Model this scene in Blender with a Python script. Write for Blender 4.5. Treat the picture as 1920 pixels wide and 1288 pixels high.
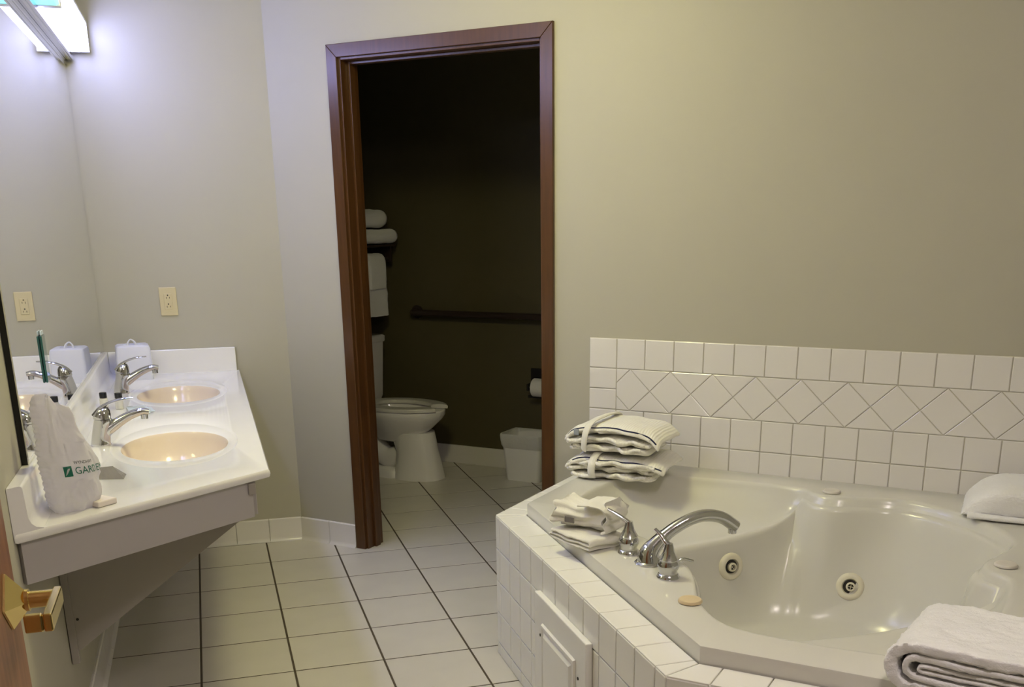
import bpy, bmesh, math, random
from mathutils import Vector, Matrix, noise

for o in list(bpy.data.objects):
    bpy.data.objects.remove(o, do_unlink=True)
SC = bpy.context.scene
COL = SC.collection
PI = math.pi

# ------------------------------------------------------------------ camera
CAM_POS = Vector((0.1271, -4.5488, 1.4696))
YAW, PITCH, ROLL = 0.2782, 0.3139, 0.0143
cam_d = bpy.data.cameras.new('camera')
cam = bpy.data.objects.new('camera', cam_d)
COL.objects.link(cam)
fwd = Vector((math.sin(YAW) * math.cos(PITCH), math.cos(YAW) * math.cos(PITCH), -math.sin(PITCH)))
rgt = Vector((math.cos(YAW), -math.sin(YAW), 0))
dwn = fwd.cross(rgt)
r2 = rgt * math.cos(ROLL) + dwn * math.sin(ROLL)
d2 = -rgt * math.sin(ROLL) + dwn * math.cos(ROLL)
R = Matrix((r2, -d2, -fwd)).transposed()
cam.matrix_world = Matrix.Translation(CAM_POS) @ R.to_4x4()
cam_d.sensor_fit = 'HORIZONTAL'
cam_d.sensor_width = 36.0
cam_d.lens = 1959.85 / 1920 * 36.0
cam_d.shift_x = (960 - 960.62) / 1920
cam_d.shift_y = (1033.65 - 644) / 1920
cam_d.clip_start = 0.02
SC.camera = cam

# ------------------------------------------------------------------ world, exposure, light strengths
w = bpy.data.worlds.new('world')
SC.world = w
w.use_nodes = True
w.node_tree.nodes['Background'].inputs[0].default_value = (0.5, 0.5, 0.55, 1)
w.node_tree.nodes['Background'].inputs[1].default_value = 0.05
SC.view_settings.view_transform = 'Standard'
SC.view_settings.look = 'None'
SC.view_settings.gamma = 1.0
SC.view_settings.use_curve_mapping = False
SC.view_settings.exposure = 0.15
VANITY_COLOR, VANITY_POWER = (0.44, 0.48, 1.0, 1), 18.0
CEILING_COLOR, CEILING_POWER = (1.0, 0.935, 0.455, 1), 74.0
FILL_COLOR, FILL_POWER = (1.0, 0.87, 0.85, 1), 60.0  # colour and strength of the added fill lamp near the tub

# ------------------------------------------------------------------ materials
def srgb(r, g, b):
    f = lambda c: (c / 255 / 12.92) if c / 255 <= 0.04045 else ((c / 255 + 0.055) / 1.055) ** 2.4
    return (f(r), f(g), f(b), 1)

MATS = {}
def mat(name, col, rough=0.5, metal=0.0, bump=None, var=None, spec=0.5, coat=0.0, trans=0.0, sheen=0.0, sss=0.0, ior=1.45):
    """bump=(scale, strength, distance); var=(scale, amount)"""
    m = bpy.data.materials.new(name)
    m.use_nodes = True
    nt = m.node_tree
    b = nt.nodes['Principled BSDF']
    b.inputs['Base Color'].default_value = col
    b.inputs['Roughness'].default_value = rough
    b.inputs['Metallic'].default_value = metal
    b.inputs['Specular IOR Level'].default_value = spec
    b.inputs['Coat Weight'].default_value = coat
    b.inputs['Coat Roughness'].default_value = 0.05
    b.inputs['Transmission Weight'].default_value = trans
    b.inputs['Sheen Weight'].default_value = sheen
    b.inputs['IOR'].default_value = ior
    tc = nt.nodes.new('ShaderNodeTexCoord')
    if bump:
        n = nt.nodes.new('ShaderNodeTexNoise')
        n.inputs['Scale'].default_value = bump[0]
        n.inputs['Detail'].default_value = 4
        bp = nt.nodes.new('ShaderNodeBump')
        bp.inputs['Strength'].default_value = bump[1]
        bp.inputs['Distance'].default_value = bump[2]
        nt.links.new(tc.outputs['Object'], n.inputs['Vector'])
        nt.links.new(n.outputs['Fac'], bp.inputs['Height'])
        nt.links.new(bp.outputs['Normal'], b.inputs['Normal'])
    if var:
        n = nt.nodes.new('ShaderNodeTexNoise')
        n.inputs['Scale'].default_value = var[0]
        n.inputs['Detail'].default_value = 5
        mr = nt.nodes.new('ShaderNodeMapRange')
        mr.inputs['To Min'].default_value = 1 - var[1]
        mr.inputs['To Max'].default_value = 1 + var[1]
        mx = nt.nodes.new('ShaderNodeMix')
        mx.data_type = 'RGBA'
        mx.blend_type = 'MULTIPLY'
        mx.inputs['Factor'].default_value = 1
        mx.inputs['A'].default_value = col
        nt.links.new(tc.outputs['Object'], n.inputs['Vector'])
        nt.links.new(n.outputs['Fac'], mr.inputs['Value'])
        nt.links.new(mr.outputs['Result'], mx.inputs['B'])
        nt.links.new(mx.outputs['Result'], b.inputs['Base Color'])
    MATS[name] = m
    return m

def emis(name, col, strength):
    m = bpy.data.materials.new(name)
    m.use_nodes = True
    nt = m.node_tree
    b = nt.nodes['Principled BSDF']
    b.inputs['Base Color'].default_value = (0.8, 0.8, 0.8, 1)
    b.inputs['Emission Color'].default_value = col
    b.inputs['Emission Strength'].default_value = strength
    MATS[name] = m
    return m

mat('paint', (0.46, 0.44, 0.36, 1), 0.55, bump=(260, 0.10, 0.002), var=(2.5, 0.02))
mat('toilet_shade_paint', (0.09, 0.075, 0.035, 1), 0.6, bump=(260, 0.10, 0.002))  # toilet room walls: the room's shade is put into this darkened colour
mat('ceiling_paint', (0.78, 0.77, 0.74, 1), 0.8)
mat('floor_tile', (0.66, 0.63, 0.57, 1), 0.32, bump=(45, 0.06, 0.002), var=(7, 0.07))
mat('floor_grout', (0.085, 0.068, 0.045, 1), 0.9, bump=(300, 0.3, 0.002))
mat('wall_tile', (0.78, 0.755, 0.73, 1), 0.16, bump=(14, 0.03, 0.002))
mat('tile_grout', (0.58, 0.55, 0.47, 1), 0.9)
mat('deck_tile', (0.90, 0.89, 0.84, 1), 0.14, bump=(14, 0.03, 0.002))
mat('gelcoat', (0.69, 0.68, 0.625, 1), 0.22, coat=0.1)
mat('jet_plastic', (0.76, 0.72, 0.58, 1), 0.3)
mat('disc_plastic', (0.72, 0.58, 0.36, 1), 0.35)
mat('disc_white', (0.72, 0.68, 0.62, 1), 0.35)
mat('dark_hole', (0.02, 0.018, 0.015, 1), 0.5)
mat('chrome', (0.58, 0.585, 0.60, 1), 0.06, metal=1.0)
mat('brass', (0.83, 0.66, 0.28, 1), 0.14, metal=1.0)
mat('counter', (0.88, 0.87, 0.86, 1), 0.13, var=(9, 0.03), coat=0.3)
mat('basin', (0.80, 0.69, 0.57, 1), 0.16, coat=0.3)
mat('laminate', (0.46, 0.435, 0.43, 1), 0.45)
mat('bracket_board', (0.40, 0.375, 0.34, 1), 0.55)
mat('mirror_silver', (0.90, 0.91, 0.91, 1), 0.012, metal=1.0)
mat('black_edge', (0.006, 0.006, 0.007, 1), 0.35)
mat('ivory', (0.66, 0.58, 0.36, 1), 0.35)
mat('slot', (0.03, 0.025, 0.02, 1), 0.6)
mat('tissue_plastic', (0.74, 0.76, 0.90, 1), 0.35)
mat('tissue', (0.85, 0.86, 0.92, 1), 0.9)
mat('bag_plastic', (0.86, 0.84, 0.87, 1), 0.33, bump=(40, 0.35, 0.006), sss=0.1)
mat('print_green', (0.012, 0.16, 0.10, 1), 0.5)
mat('print_dark', (0.03, 0.045, 0.045, 1), 0.5)
mat('foil', (0.42, 0.40, 0.40, 1), 0.25, metal=0.7, bump=(60, 0.3, 0.004))
mat('carton', (0.80, 0.73, 0.68, 1), 0.6)
mat('bottle_pale', (0.70, 0.69, 0.64, 1), 0.25)
mat('cap_black', (0.012, 0.012, 0.014, 1), 0.25)
mat('wrap_clear', (0.66, 0.78, 0.84, 1), 0.12, bump=(60, 0.3, 0.004), coat=0.5)
mat('teal_acrylic', (0.035, 0.13, 0.125, 1), 0.08, coat=0.5)
mat('porcelain', (0.88, 0.86, 0.86, 1), 0.12, coat=0.4)
mat('seat_plastic', (0.72, 0.70, 0.66, 1), 0.28)
mat('supply_dark', (0.06, 0.06, 0.055, 1), 0.5)
mat('grab_dark', (0.035, 0.022, 0.018, 1), 0.3)
mat('holder_dark', (0.02, 0.018, 0.018, 1), 0.25)
mat('paper', (0.80, 0.78, 0.74, 1), 0.9, bump=(120, 0.2, 0.002))
mat('can_plastic', (0.86, 0.84, 0.80, 1), 0.45)
mat('liner', (0.82, 0.81, 0.77, 1), 0.4, bump=(60, 0.5, 0.006))
mat('panel_white', (0.88, 0.87, 0.83, 1), 0.3)
mat('navy', (0.012, 0.016, 0.06, 1), 0.8)
mat('grey_tag', (0.30, 0.33, 0.38, 1), 0.7)
mat('terry', (0.95, 0.945, 0.95, 1), 1.0, bump=(330, 0.5, 0.004), var=(160, 0.04), sheen=0.6, spec=0.1)
mat('cotton', (0.88, 0.86, 0.78, 1), 0.95, bump=(420, 0.5, 0.004), sheen=0.3, spec=0.15)
emis('ceiling_glow', CEILING_COLOR, CEILING_POWER)
emis('fill_glow', FILL_COLOR, FILL_POWER)
emis('lens_white', VANITY_COLOR, VANITY_POWER)
emis('lens_aqua', (0.10, 0.62, 0.74, 1), 1.2)

def wood(name, c1, c2, rough, scale, axis):
    m = bpy.data.materials.new(name)
    m.use_nodes = True
    nt = m.node_tree
    b = nt.nodes['Principled BSDF']
    b.inputs['Roughness'].default_value = rough
    tc = nt.nodes.new('ShaderNodeTexCoord')
    mp = nt.nodes.new('ShaderNodeMapping')
    sc = [scale * 14] * 3
    sc[axis] = scale
    mp.inputs['Scale'].default_value = sc
    n = nt.nodes.new('ShaderNodeTexNoise')
    n.inputs['Scale'].default_value = 3
    n.inputs['Detail'].default_value = 6
    n.inputs['Distortion'].default_value = 0.6
    cr = nt.nodes.new('ShaderNodeValToRGB')
    cr.color_ramp.elements[0].position = 0.35
    cr.color_ramp.elements[1].position = 0.65
    cr.color_ramp.elements[0].color = c1
    cr.color_ramp.elements[1].color = c2
    nt.links.new(tc.outputs['Object'], mp.inputs['Vector'])
    nt.links.new(mp.outputs['Vector'], n.inputs['Vector'])
    nt.links.new(n.outputs['Fac'], cr.inputs['Fac'])
    nt.links.new(cr.outputs['Color'], b.inputs['Base Color'])
    MATS[name] = m
wood('door_wood', (0.20, 0.075, 0.030, 1), (0.30, 0.125, 0.050, 1), 0.35, 1.6, 2)
wood('frame_wood', (0.072, 0.030, 0.009, 1), (0.092, 0.039, 0.012, 1), 0.28, 1.6, 2)

def waffle(name, col, freq):
    m = mat(name, col, 0.95, sheen=0.3, spec=0.15)
    nt = m.node_tree
    b = nt.nodes['Principled BSDF']
    tc = nt.nodes.new('ShaderNodeTexCoord')
    h = None
    for d, f in (('X', freq),):
        wv = nt.nodes.new('ShaderNodeTexWave')
        wv.bands_direction = d
        wv.inputs['Scale'].default_value = f
        wv.inputs['Distortion'].default_value = 0.6
        nt.links.new(tc.outputs['Object'], wv.inputs['Vector'])
        if h is None:
            h = wv.outputs['Fac']
        else:
            a = nt.nodes.new('ShaderNodeMath')
            a.operation = 'ADD'
            nt.links.new(h, a.inputs[0])
            nt.links.new(wv.outputs['Fac'], a.inputs[1])
            h = a.outputs[0]
    bp = nt.nodes.new('ShaderNodeBump')
    bp.inputs['Strength'].default_value = 0.45
    bp.inputs['Distance'].default_value = 0.002
    nt.links.new(h, bp.inputs['Height'])
    nt.links.new(bp.outputs['Normal'], b.inputs['Normal'])
waffle('waffle', (0.90, 0.88, 0.80, 1), 34)

def translucent(name, col, fac):
    nt = MATS[name].node_tree
    out = nt.nodes['Material Output']
    tr = nt.nodes.new('ShaderNodeBsdfTranslucent')
    tr.inputs['Color'].default_value = col
    mx = nt.nodes.new('ShaderNodeMixShader')
    mx.inputs[0].default_value = fac
    nt.links.new(nt.nodes['Principled BSDF'].outputs[0], mx.inputs[1])
    nt.links.new(tr.outputs[0], mx.inputs[2])
    nt.links.new(mx.outputs[0], out.inputs['Surface'])
translucent('bag_plastic', (0.92, 0.91, 0.94, 1), 0.45)
translucent('liner', (0.85, 0.84, 0.80, 1), 0.3)

# ------------------------------------------------------------------ helpers
def mk(name, verts, faces, material, parent=None, smooth=None, kind=None):
    me = bpy.data.meshes.new(name)
    me.from_pydata([tuple(v) for v in verts], [], faces)
    bm = bmesh.new()
    bm.from_mesh(me)
    bmesh.ops.remove_doubles(bm, verts=bm.verts, dist=1e-6)
    bmesh.ops.recalc_face_normals(bm, faces=bm.faces)
    bm.to_mesh(me)
    bm.free()
    me.materials.append(MATS[material])
    if smooth:
        me.shade_smooth()
        me.set_sharp_from_angle(angle=math.radians(smooth))
    o = bpy.data.objects.new(name, me)
    COL.objects.link(o)
    if parent:
        o.parent = parent
    if kind:
        o['kind'] = kind
    return o

def tag(o, label, cat=None, group=None, kind=None):
    if label:
        o['label'] = label
    if cat:
        o['category'] = cat
    if group:
        o['group'] = group
    if kind:
        o['kind'] = kind
    return o

def thing(name, label, cat, loc=(0, 0, 0), rz=0.0, group=None, kind=None):
    o = bpy.data.objects.new(name, None)
    o.empty_display_size = 0.05
    COL.objects.link(o)
    o.location = loc
    o.rotation_euler = (0, 0, rz)
    return tag(o, label, cat, group, kind)

def join(*vf):
    V, F = [], []
    for v, f in vf:
        n = len(V)
        V += [tuple(p) for p in v]
        F += [tuple(i + n for i in q) for q in f]
    return V, F

def box(x0, x1, y0, y1, z0, z1):
    v = [(x0, y0, z0), (x1, y0, z0), (x1, y1, z0), (x0, y1, z0), (x0, y0, z1), (x1, y0, z1), (x1, y1, z1), (x0, y1, z1)]
    f = [(0, 3, 2, 1), (4, 5, 6, 7), (0, 1, 5, 4), (1, 2, 6, 5), (2, 3, 7, 6), (3, 0, 4, 7)]
    return v, f

def bmvf(bm):
    bm.verts.index_update()
    v = [tuple(p.co) for p in bm.verts]
    f = [tuple(q.index for q in fc.verts) for fc in bm.faces]
    bm.free()
    return v, f

def bbox(x0, x1, y0, y1, z0, z1, bev=0.003, seg=2):
    bm = bmesh.new()
    v, f = box(x0, x1, y0, y1, z0, z1)
    vs = [bm.verts.new(p) for p in v]
    for q in f:
        bm.faces.new([vs[i] for i in q])
    bmesh.ops.bevel(bm, geom=list(bm.edges), offset=bev, segments=seg, profile=0.5, affect='EDGES')
    return bmvf(bm)

def loft(rings, cap0=True, cap1=True, closed=True):
    V, F = [], []
    n = len(rings[0])
    for r in rings:
        V += [tuple(p) for p in r]
    for i in range(len(rings) - 1):
        for j in range(n if closed else n - 1):
            a, b = i * n + j, i * n + (j + 1) % n
            F.append((a, b, b + n, a + n))
    if cap0:
        F.append(tuple(range(n))[::-1])
    if cap1:
        F.append(tuple(range((len(rings) - 1) * n, len(rings) * n)))
    return V, F

def lathe(prof, seg=32, cx=0, cy=0, cz=0, cap0=True, cap1=True):
    rings = [[(cx + r * math.cos(2 * PI * i / seg), cy + r * math.sin(2 * PI * i / seg), cz + z) for i in range(seg)] for r, z in prof]
    return loft(rings, cap0, cap1)

def tube(path, rad, seg=14, cap=True, up=None, flat=1.0):
    """sweep; rad scalar or list; flat scales the second axis"""
    P = [Vector(p) for p in path]
    n = len(P)
    if not isinstance(rad, (list, tuple)):
        rad = [rad] * n
    rings = []
    nrm = None
    for i in range(n):
        t = (P[min(i + 1, n - 1)] - P[max(i - 1, 0)]).normalized()
        if nrm is None:
            ref = Vector(up) if up else (Vector((0, 0, 1)) if abs(t.z) < 0.9 else Vector((1, 0, 0)))
            nrm = (ref - t * ref.dot(t)).normalized()
        else:
            nrm = (nrm - t * nrm.dot(t)).normalized()
        bi = t.cross(nrm)
        fl = flat[i] if isinstance(flat, (list, tuple)) else flat
        rings.append([P[i] + nrm * (rad[i] * fl * math.cos(2 * PI * k / seg)) + bi * (rad[i] * math.sin(2 * PI * k / seg)) for k in range(seg)])
    return loft(rings, cap, cap)

def spline(pts, n):
    """Catmull-Rom through points of any dimension"""
    P = [tuple(p) for p in pts]
    P = [tuple(2 * a - b for a, b in zip(P[0], P[1]))] + P + [tuple(2 * a - b for a, b in zip(P[-1], P[-2]))]
    out = []
    m = len(P) - 3
    for k in range(n + 1):
        u = k / n * m
        i = min(int(u), m - 1)
        t = u - i
        p0, p1, p2, p3 = P[i:i + 4]
        out.append(tuple(0.5 * (2 * b + (c - a) * t + (2 * a - 5 * b + 4 * c - d) * t * t + (3 * b - a - 3 * c + d) * t ** 3) for a, b, c, d in zip(p0, p1, p2, p3)))
    return out

def inset_poly(poly, d):
    n = len(poly)
    area = sum(poly[i][0] * poly[(i + 1) % n][1] - poly[(i + 1) % n][0] * poly[i][1] for i in range(n))
    sg = 1 if area > 0 else -1
    out = []
    for i in range(n):
        a, b, c = Vector(poly[i - 1]), Vector(poly[i]), Vector(poly[(i + 1) % n])
        e1, e2 = (b - a).normalized(), (c - b).normalized()
        n1, n2 = Vector((-e1.y, e1.x)) * sg, Vector((-e2.y, e2.x)) * sg
        k = 1 + n1.dot(n2)
        out.append(tuple(b + (n1 + n2) * (d / max(k, 0.25))))
    return out

def tile_vf(poly, thick, bev, gap=0.0):
    """a bevelled prism on a convex polygon, back at 0, front at thick (third axis)"""
    p = inset_poly(poly, gap / 2) if gap else [tuple(q) for q in poly]
    q = inset_poly(p, bev)
    rings = [[(x, y, 0) for x, y in p], [(x, y, thick - bev * 0.6) for x, y in p], [(x, y, thick) for x, y in q]]
    return loft(rings)

def clip(poly, a, b, c):
    """keep a*x+b*y<=c"""
    out = []
    for i in range(len(poly)):
        p, q = poly[i], poly[(i + 1) % len(poly)]
        dp, dq = a * p[0] + b * p[1] - c, a * q[0] + b * q[1] - c
        if dp <= 0:
            out.append(p)
        if dp * dq < 0:
            t = dp / (dp - dq)
            out.append((p[0] + (q[0] - p[0]) * t, p[1] + (q[1] - p[1]) * t))
    return out

def area2(poly):
    return abs(sum(poly[i][0] * poly[(i + 1) % len(poly)][1] - poly[(i + 1) % len(poly)][0] * poly[i][1] for i in range(len(poly)))) / 2

_share = {}
def tile(parent, key, poly, origin, ax, ay, thick, bev, gap, material, name='tile', smooth=None):
    """a tile object; alike pieces share one mesh. poly is relative to origin; ax, ay in-plane axes (parent space)"""
    if key in _share and _share[key].materials[0] == MATS[material]:
        o = bpy.data.objects.new(name, _share[key])
        COL.objects.link(o)
    else:
        v, f = tile_vf(poly, thick, bev, gap)
        o = mk(name, v, f, material, smooth=smooth)
        if key:
            _share[key] = o.data
    ax, ay = Vector(ax), Vector(ay)
    az = ax.cross(ay)
    o.parent = parent
    M = Matrix((ax, ay, az)).transposed().to_4x4()
    M.translation = Vector(origin)
    o.matrix_local = M
    return o

def jitter(v, amp, sc, seed=0.0):
    out = []
    for p in v:
        q = Vector(p) * sc + Vector((seed, seed * 1.7, -seed))
        d = noise.noise_vector(q)
        out.append((p[0] + d.x * amp, p[1] + d.y * amp, p[2] + d.z * amp))
    return out

# ------------------------------------------------------------------ room frame
THD = -0.7743                      # heading of the door wall
B = Vector((0.4779, 0.3183, 0.0))  # corner between the outlet wall and the door wall
DD = Vector((math.cos(THD), math.sin(THD), 0))
ND = Vector((-DD.y, DD.x, 0))
def D(s, n, z=0.0):
    return B + DD * s + ND * n + Vector((0, 0, z))
THO = -0.0359
XW = -0.320                        # face of the mirror wall
CEIL = 2.44
WT = 0.115
S_CORNER = 3.23

# ------------------------------------------------------------------ floor
floor = thing('floor', 'beige square ceramic floor tiles with dark brown grout', None, kind='structure')
v, f = box(-0.6, 4.2, -5.4, 2.6, -0.06, -0.0015)
mk('floor_bed', v, f, 'floor_grout', floor)
U = 0.305
sq = [(-U / 2, -U / 2), (U / 2, -U / 2), (U / 2, U / 2), (-U / 2, U / 2)]
inside_tub = lambda s, m: s > 1.75 and m > 0.2 and m < 1.6 and (s - 1.5) > (m - 0.78) + 0.35
for i in range(-2, 8):
    for j in range(-17, 9):
        c = Vector(((i + 0.5) * U, (j - 0.5) * U, 0))
        rel = c - B
        s, n = rel.dot(DD), rel.dot(ND)
        if c.x < XW - 0.16 or c.y < -5.2:
            continue
        if n > 0 and not (-0.9 < s < 1.7 and n < 1.85):
            continue
        if n <= 0 and (s > 3.3 or c.y > 0.5 or c.x > 2.2):
            continue
        if c.x > 1.2 and c.y > -4 and n <= -0.1:
            continue
        tile(floor, 'floor', sq, (c.x, c.y, -0.008), (1, 0, 0), (0, 1, 0), 0.008, 0.0015, 0.0075, 'floor_tile')

# ------------------------------------------------------------------ walls
def wall_box(name, s0, s1, n0, n1, z0, z1, material, label, more=()):
    o = thing(name, label, None, kind='structure')
    o.location = B
    o.rotation_euler = (0, 0, THD)
    vf = [box(s0, s1, n0, n1, z0, z1)] + [box(*m) for m in more]
    mk('plaster', *join(*vf), material, o)
    return o

v, f = box(XW - 0.12, XW, -5.4, 0.5, 0, CEIL)
wall_left = mk('wall_left', v, f, 'paint', kind='structure')
tag(wall_left, 'pale painted wall behind the vanity mirror and light')
wall_far = thing('wall_far', 'grey-lit painted wall with the ivory outlet at the end of the vanity', None, B, THO, kind='structure')
v, f = box(-0.9, 0.03, 0, 0.12, 0, CEIL)
mk('plaster', v, f, 'paint', wall_far)
SL, SR, ZH = 0.366, 1.296, 2.075   # door opening
wall_back = wall_box('wall_back', 0, SL, 0, WT, 0, CEIL, 'paint', 'cream painted wall with the dark doorway and tiled tub splashback',
                     [(SR, 3.4, 0, WT, 0, CEIL), (SL, SR, 0, WT, ZH, CEIL)])
wall_right = wall_box('wall_right', S_CORNER, S_CORNER + 0.12, -1.95, 0, 0, CEIL, 'paint', 'cream painted wall beyond the right end of the tub')
c0 = D(S_CORNER, -1.95)
v, f = box(c0.x, c0.x + 0.12, -5.4, c0.y + 0.05, 0, CEIL)
tag(mk('wall_entry_right', v, f, 'paint', kind='structure'), 'painted wall to the right behind the camera')
v, f = box(XW - 0.12, c0.x + 0.12, -5.5, -5.4, 0, CEIL)
tag(mk('wall_front', v, f, 'paint', kind='structure'), 'painted wall behind the camera')
v, f = box(-0.6, 4.2, -5.5, 2.6, CEIL, CEIL + 0.08)
tag(mk('ceiling', v, f, 'ceiling_paint', kind='structure'), 'flat white ceiling')
NB = 1.68                          # back wall of the toilet room
wall_box('wall_toilet_back', -0.9, 1.75, NB, NB + 0.1, 0, CEIL, 'toilet_shade_paint', 'shadowed olive wall with the grab bar in the toilet room')
wall_box('wall_toilet_left', -0.87, -0.75, WT, NB, 0, CEIL, 'toilet_shade_paint', 'shadowed wall behind the toilet tank')
wall_box('wall_toilet_right', 1.62, 1.74, WT, NB, 0, CEIL, 'toilet_shade_paint', 'shadowed right wall of the toilet room')

# tiled baseboards
def baseboard(name, label, origin, rz, x0, x1, first, h=0.109, pitch=0.152, out=-1):
    o = thing(name, label, None, origin, rz, kind='structure')
    x = x0
    k = 0
    while x < x1 - 0.004:
        e = min(x1, x + (first if k == 0 and first else pitch))
        L = e - x
        prof = [(0, 0), (0, h), (0.006, h), (0.010, h - 0.004), (0.0105, 0.02), (0.014, 0.008), (0.022, 0.001), (0.022, 0)]
        g = 0.001
        rings = [[(g, out * a, b) for a, b in prof], [(L - g, out * a, b) for a, b in prof]]
        p = mk('tile', *loft(rings), 'wall_tile', o, smooth=40)
        p.location = (x, 0, 0)
        x = e
        k += 1
    return o
baseboard('baseboard_far', 'white cove baseboard tiles along the vanity end wall', B, THO, -0.79, -0.002, 0.03)
baseboard('baseboard_back', 'white cove baseboard tiles between corner and doorway', B, THD, 0.004, 0.322, 0.166)
baseboard('baseboard_left', 'white cove baseboard under the vanity bracket', (XW, -1.9, 0), PI / 2, 0.0, 2.2, 0.0)
o = thing('baseboard_toilet', 'plain white baseboard along the toilet room back wall', None, B, THD, kind='structure')
mk('board', *bbox(-0.75, 1.62, NB - 0.014, NB, 0, 0.112, 0.003), 'wall_tile', o)

# door casing
trim = thing('trim_1', 'dark brown metal door casing around the toilet doorway', None, B, THD, kind='structure')
CW = 0.05
ia, ib, iz = SL + 0.008, SR - 0.008, ZH - 0.008
oa, ob, oz = ia - CW, ib + CW, iz + CW
for poly in ([(oa, 0.0), (ia, 0.0), (ia, iz), (oa, oz)], [(ib, 0.0), (ob, 0.0), (ob, oz), (ib, iz)], [(oa, oz), (ia, iz), (ib, iz), (ob, oz)]):
    q0, q1 = inset_poly(poly, 0.0002), inset_poly(poly, 0.0018)
    mk('casing', *loft([[(x, 0.0, z) for x, z in q0], [(x, -0.0125, z) for x, z in q0], [(x, -0.0145, z) for x, z in q1]]), 'frame_wood', trim)
for a, b in ((SL, SL + 0.018), (SR - 0.018, SR)):
    mk('jamb', *bbox(a, b, 0.0, WT, 0, ZH, 0.002), 'frame_wood', trim)
mk('jamb', *bbox(SL + 0.018, SR - 0.018, 0.0, WT, ZH - 0.018, ZH, 0.002), 'frame_wood', trim)
for a, b in ((SL + 0.018, SL + 0.03), (SR - 0.03, SR - 0.018)):
    mk('stop', *bbox(a, b, 0.045, 0.08, 0, ZH - 0.018, 0.002), 'frame_wood', trim)
mk('stop', *bbox(SL + 0.03, SR - 0.03, 0.045, 0.08, ZH - 0.03, ZH - 0.018, 0.002), 'frame_wood', trim)

# wall tiles above the tub
TT = 0.009
S0, PT = 1.4908, 0.1137
ZR = [1.0096, 0.8959, 0.7385, 0.6248, 0.5300]
wax, way = (1, 0, 0), (0, 0, 1)
bed = mk('grout_bed', *box(S0 + 0.001, S_CORNER, -0.005, 0, 0.53, 1.0085), 'tile_grout', wall_back)
def wtile(key, poly, o, gap=0.0032, bev=0.0022):
    # x along wall, y up, front towards -n
    return tile(wall_back, key, poly, o, (1, 0, 0), (0, 0, 1), TT, bev, gap, 'wall_tile')
NT = int((S_CORNER - S0) / PT) + 1
def rect(x0, x1, z0, z1):
    return [(x0, z0), (x1, z0), (x1, z1), (x0, z1)]
for r, (zt, zb) in enumerate(((ZR[0], ZR[1]), (ZR[2], ZR[3]), (ZR[3], ZR[4]))):
    for i in range(NT):
        x0 = S0 + i * PT
        x1 = min(x0 + PT, S_CORNER)
        wtile(('w%d' % r) if x1 - x0 > PT - 1e-4 else None, rect(0, x1 - x0, zb - zt, 0), (x0, 0, zt))
zm = (ZR[1] + ZR[2]) / 2
for zt, zb in ((ZR[1], zm), (zm, ZR[2])):
    wtile('wl', rect(0, PT, zb - zt, 0), (S0, 0, zt))
bl, br = S0 + PT, S_CORNER
hb = (ZR[1] - ZR[2]) / 2
dk = 0.1610
k0 = 1.6600 - dk
for k in range(-1, 14):
    cx = 1.6600 + k * dk
    shapes = [('dia', [(cx - dk / 2, zm), (cx, zm - hb), (cx + dk / 2, zm), (cx, zm + hb)]),
              ('tup', [(cx, zm + hb), (cx + dk / 2, zm), (cx + dk, zm + hb)]),
              ('tdn', [(cx, zm - hb), (cx + dk, zm - hb), (cx + dk / 2, zm)])]
    for key, poly in shapes:
        full = min(p[0] for p in poly) >= bl and max(p[0] for p in poly) <= br
        if not full:
            poly = clip(clip(poly, -1, 0, -bl), 1, 0, br)
            if len(poly) < 3 or area2(poly) < 2e-4:
                continue
            key = None
        o0 = poly[0]
        wtile(key, [(p[0] - o0[0], p[1] - o0[1]) for p in poly], (o0[0], 0, o0[1]), 0.0024, 0.0018)

# ------------------------------------------------------------------ tub surround (tiled platform)
# local frame at the wall corner: x = -b (towards the door), y = -a (into the room)
CORNER = D(S_CORNER, 0)
AB = lambda a, b, z: (-b, -a, z)
ZD = 0.503
surround = thing('tub_surround', 'cream tiled angled platform holding the whirlpool tub', 'tub surround', CORNER, THD)
P = [(0.0, 1.735), (0.779, 1.735), (1.735, 0.779), (1.735, 0.0)]
IN = 0.100
core_out = [(0.012, 1.735 - 0.008), (0.779 - 0.003, 1.735 - 0.008), (1.735 - 0.008, 0.779 - 0.003), (1.735 - 0.008, 0.012)]
core_in = [(0.012, 1.60), (0.70, 1.60), (1.60, 0.70), (1.60, 0.012)]
rings = []
def wallstrip(z):
    return [AB(a, b, z) for a, b in core_out] + [AB(a, b, z) for a, b in core_in[::-1]]
mk('core', *loft([wallstrip(0.0), wallstrip(ZD - 0.008)]), 'tile_grout', surround)
# deck tiles on top
def seg_tiles(p, q, z0, z1, first, side):
    """vertical tiles on the face p->q"""
    a, b = Vector(AB(p[0], p[1], 0)), Vector(AB(q[0], q[1], 0))
    ax = (b - a).normalized()
    L = (b - a).length
    az = ax.cross(Vector((0, 0, 1)))
    rows = [(z1, z1 - PT + 0.0)]
    z = z1
    cuts = []
    x = 0.0
    k = 0
    while x < L - 0.002:
        e = min(L, x + (first if k == 0 else PT))
        cuts.append((x, e))
        x = e
        k += 1
    while z > z0 + 0.002:
        zb = max(z0, z - PT)
        for x0, x1 in cuts:
            key = 's%d' % side if (x1 - x0 > PT - 1e-4 and z - zb > PT - 1e-4) else None
            org = a + ax * x0 + Vector((0, 0, z)) - az * TT
            tile(surround, key, rect(0, x1 - x0, zb - z, 0), org, ax, (0, 0, 1), TT, 0.002, 0.0032, 'deck_tile')
        z = zb
seg_tiles(P[0], P[1], 0.0, ZD - 0.003, 0.097, 0)
seg_tiles(P[1], P[2], 0.0, ZD - 0.003, 0.045, 1)
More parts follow.
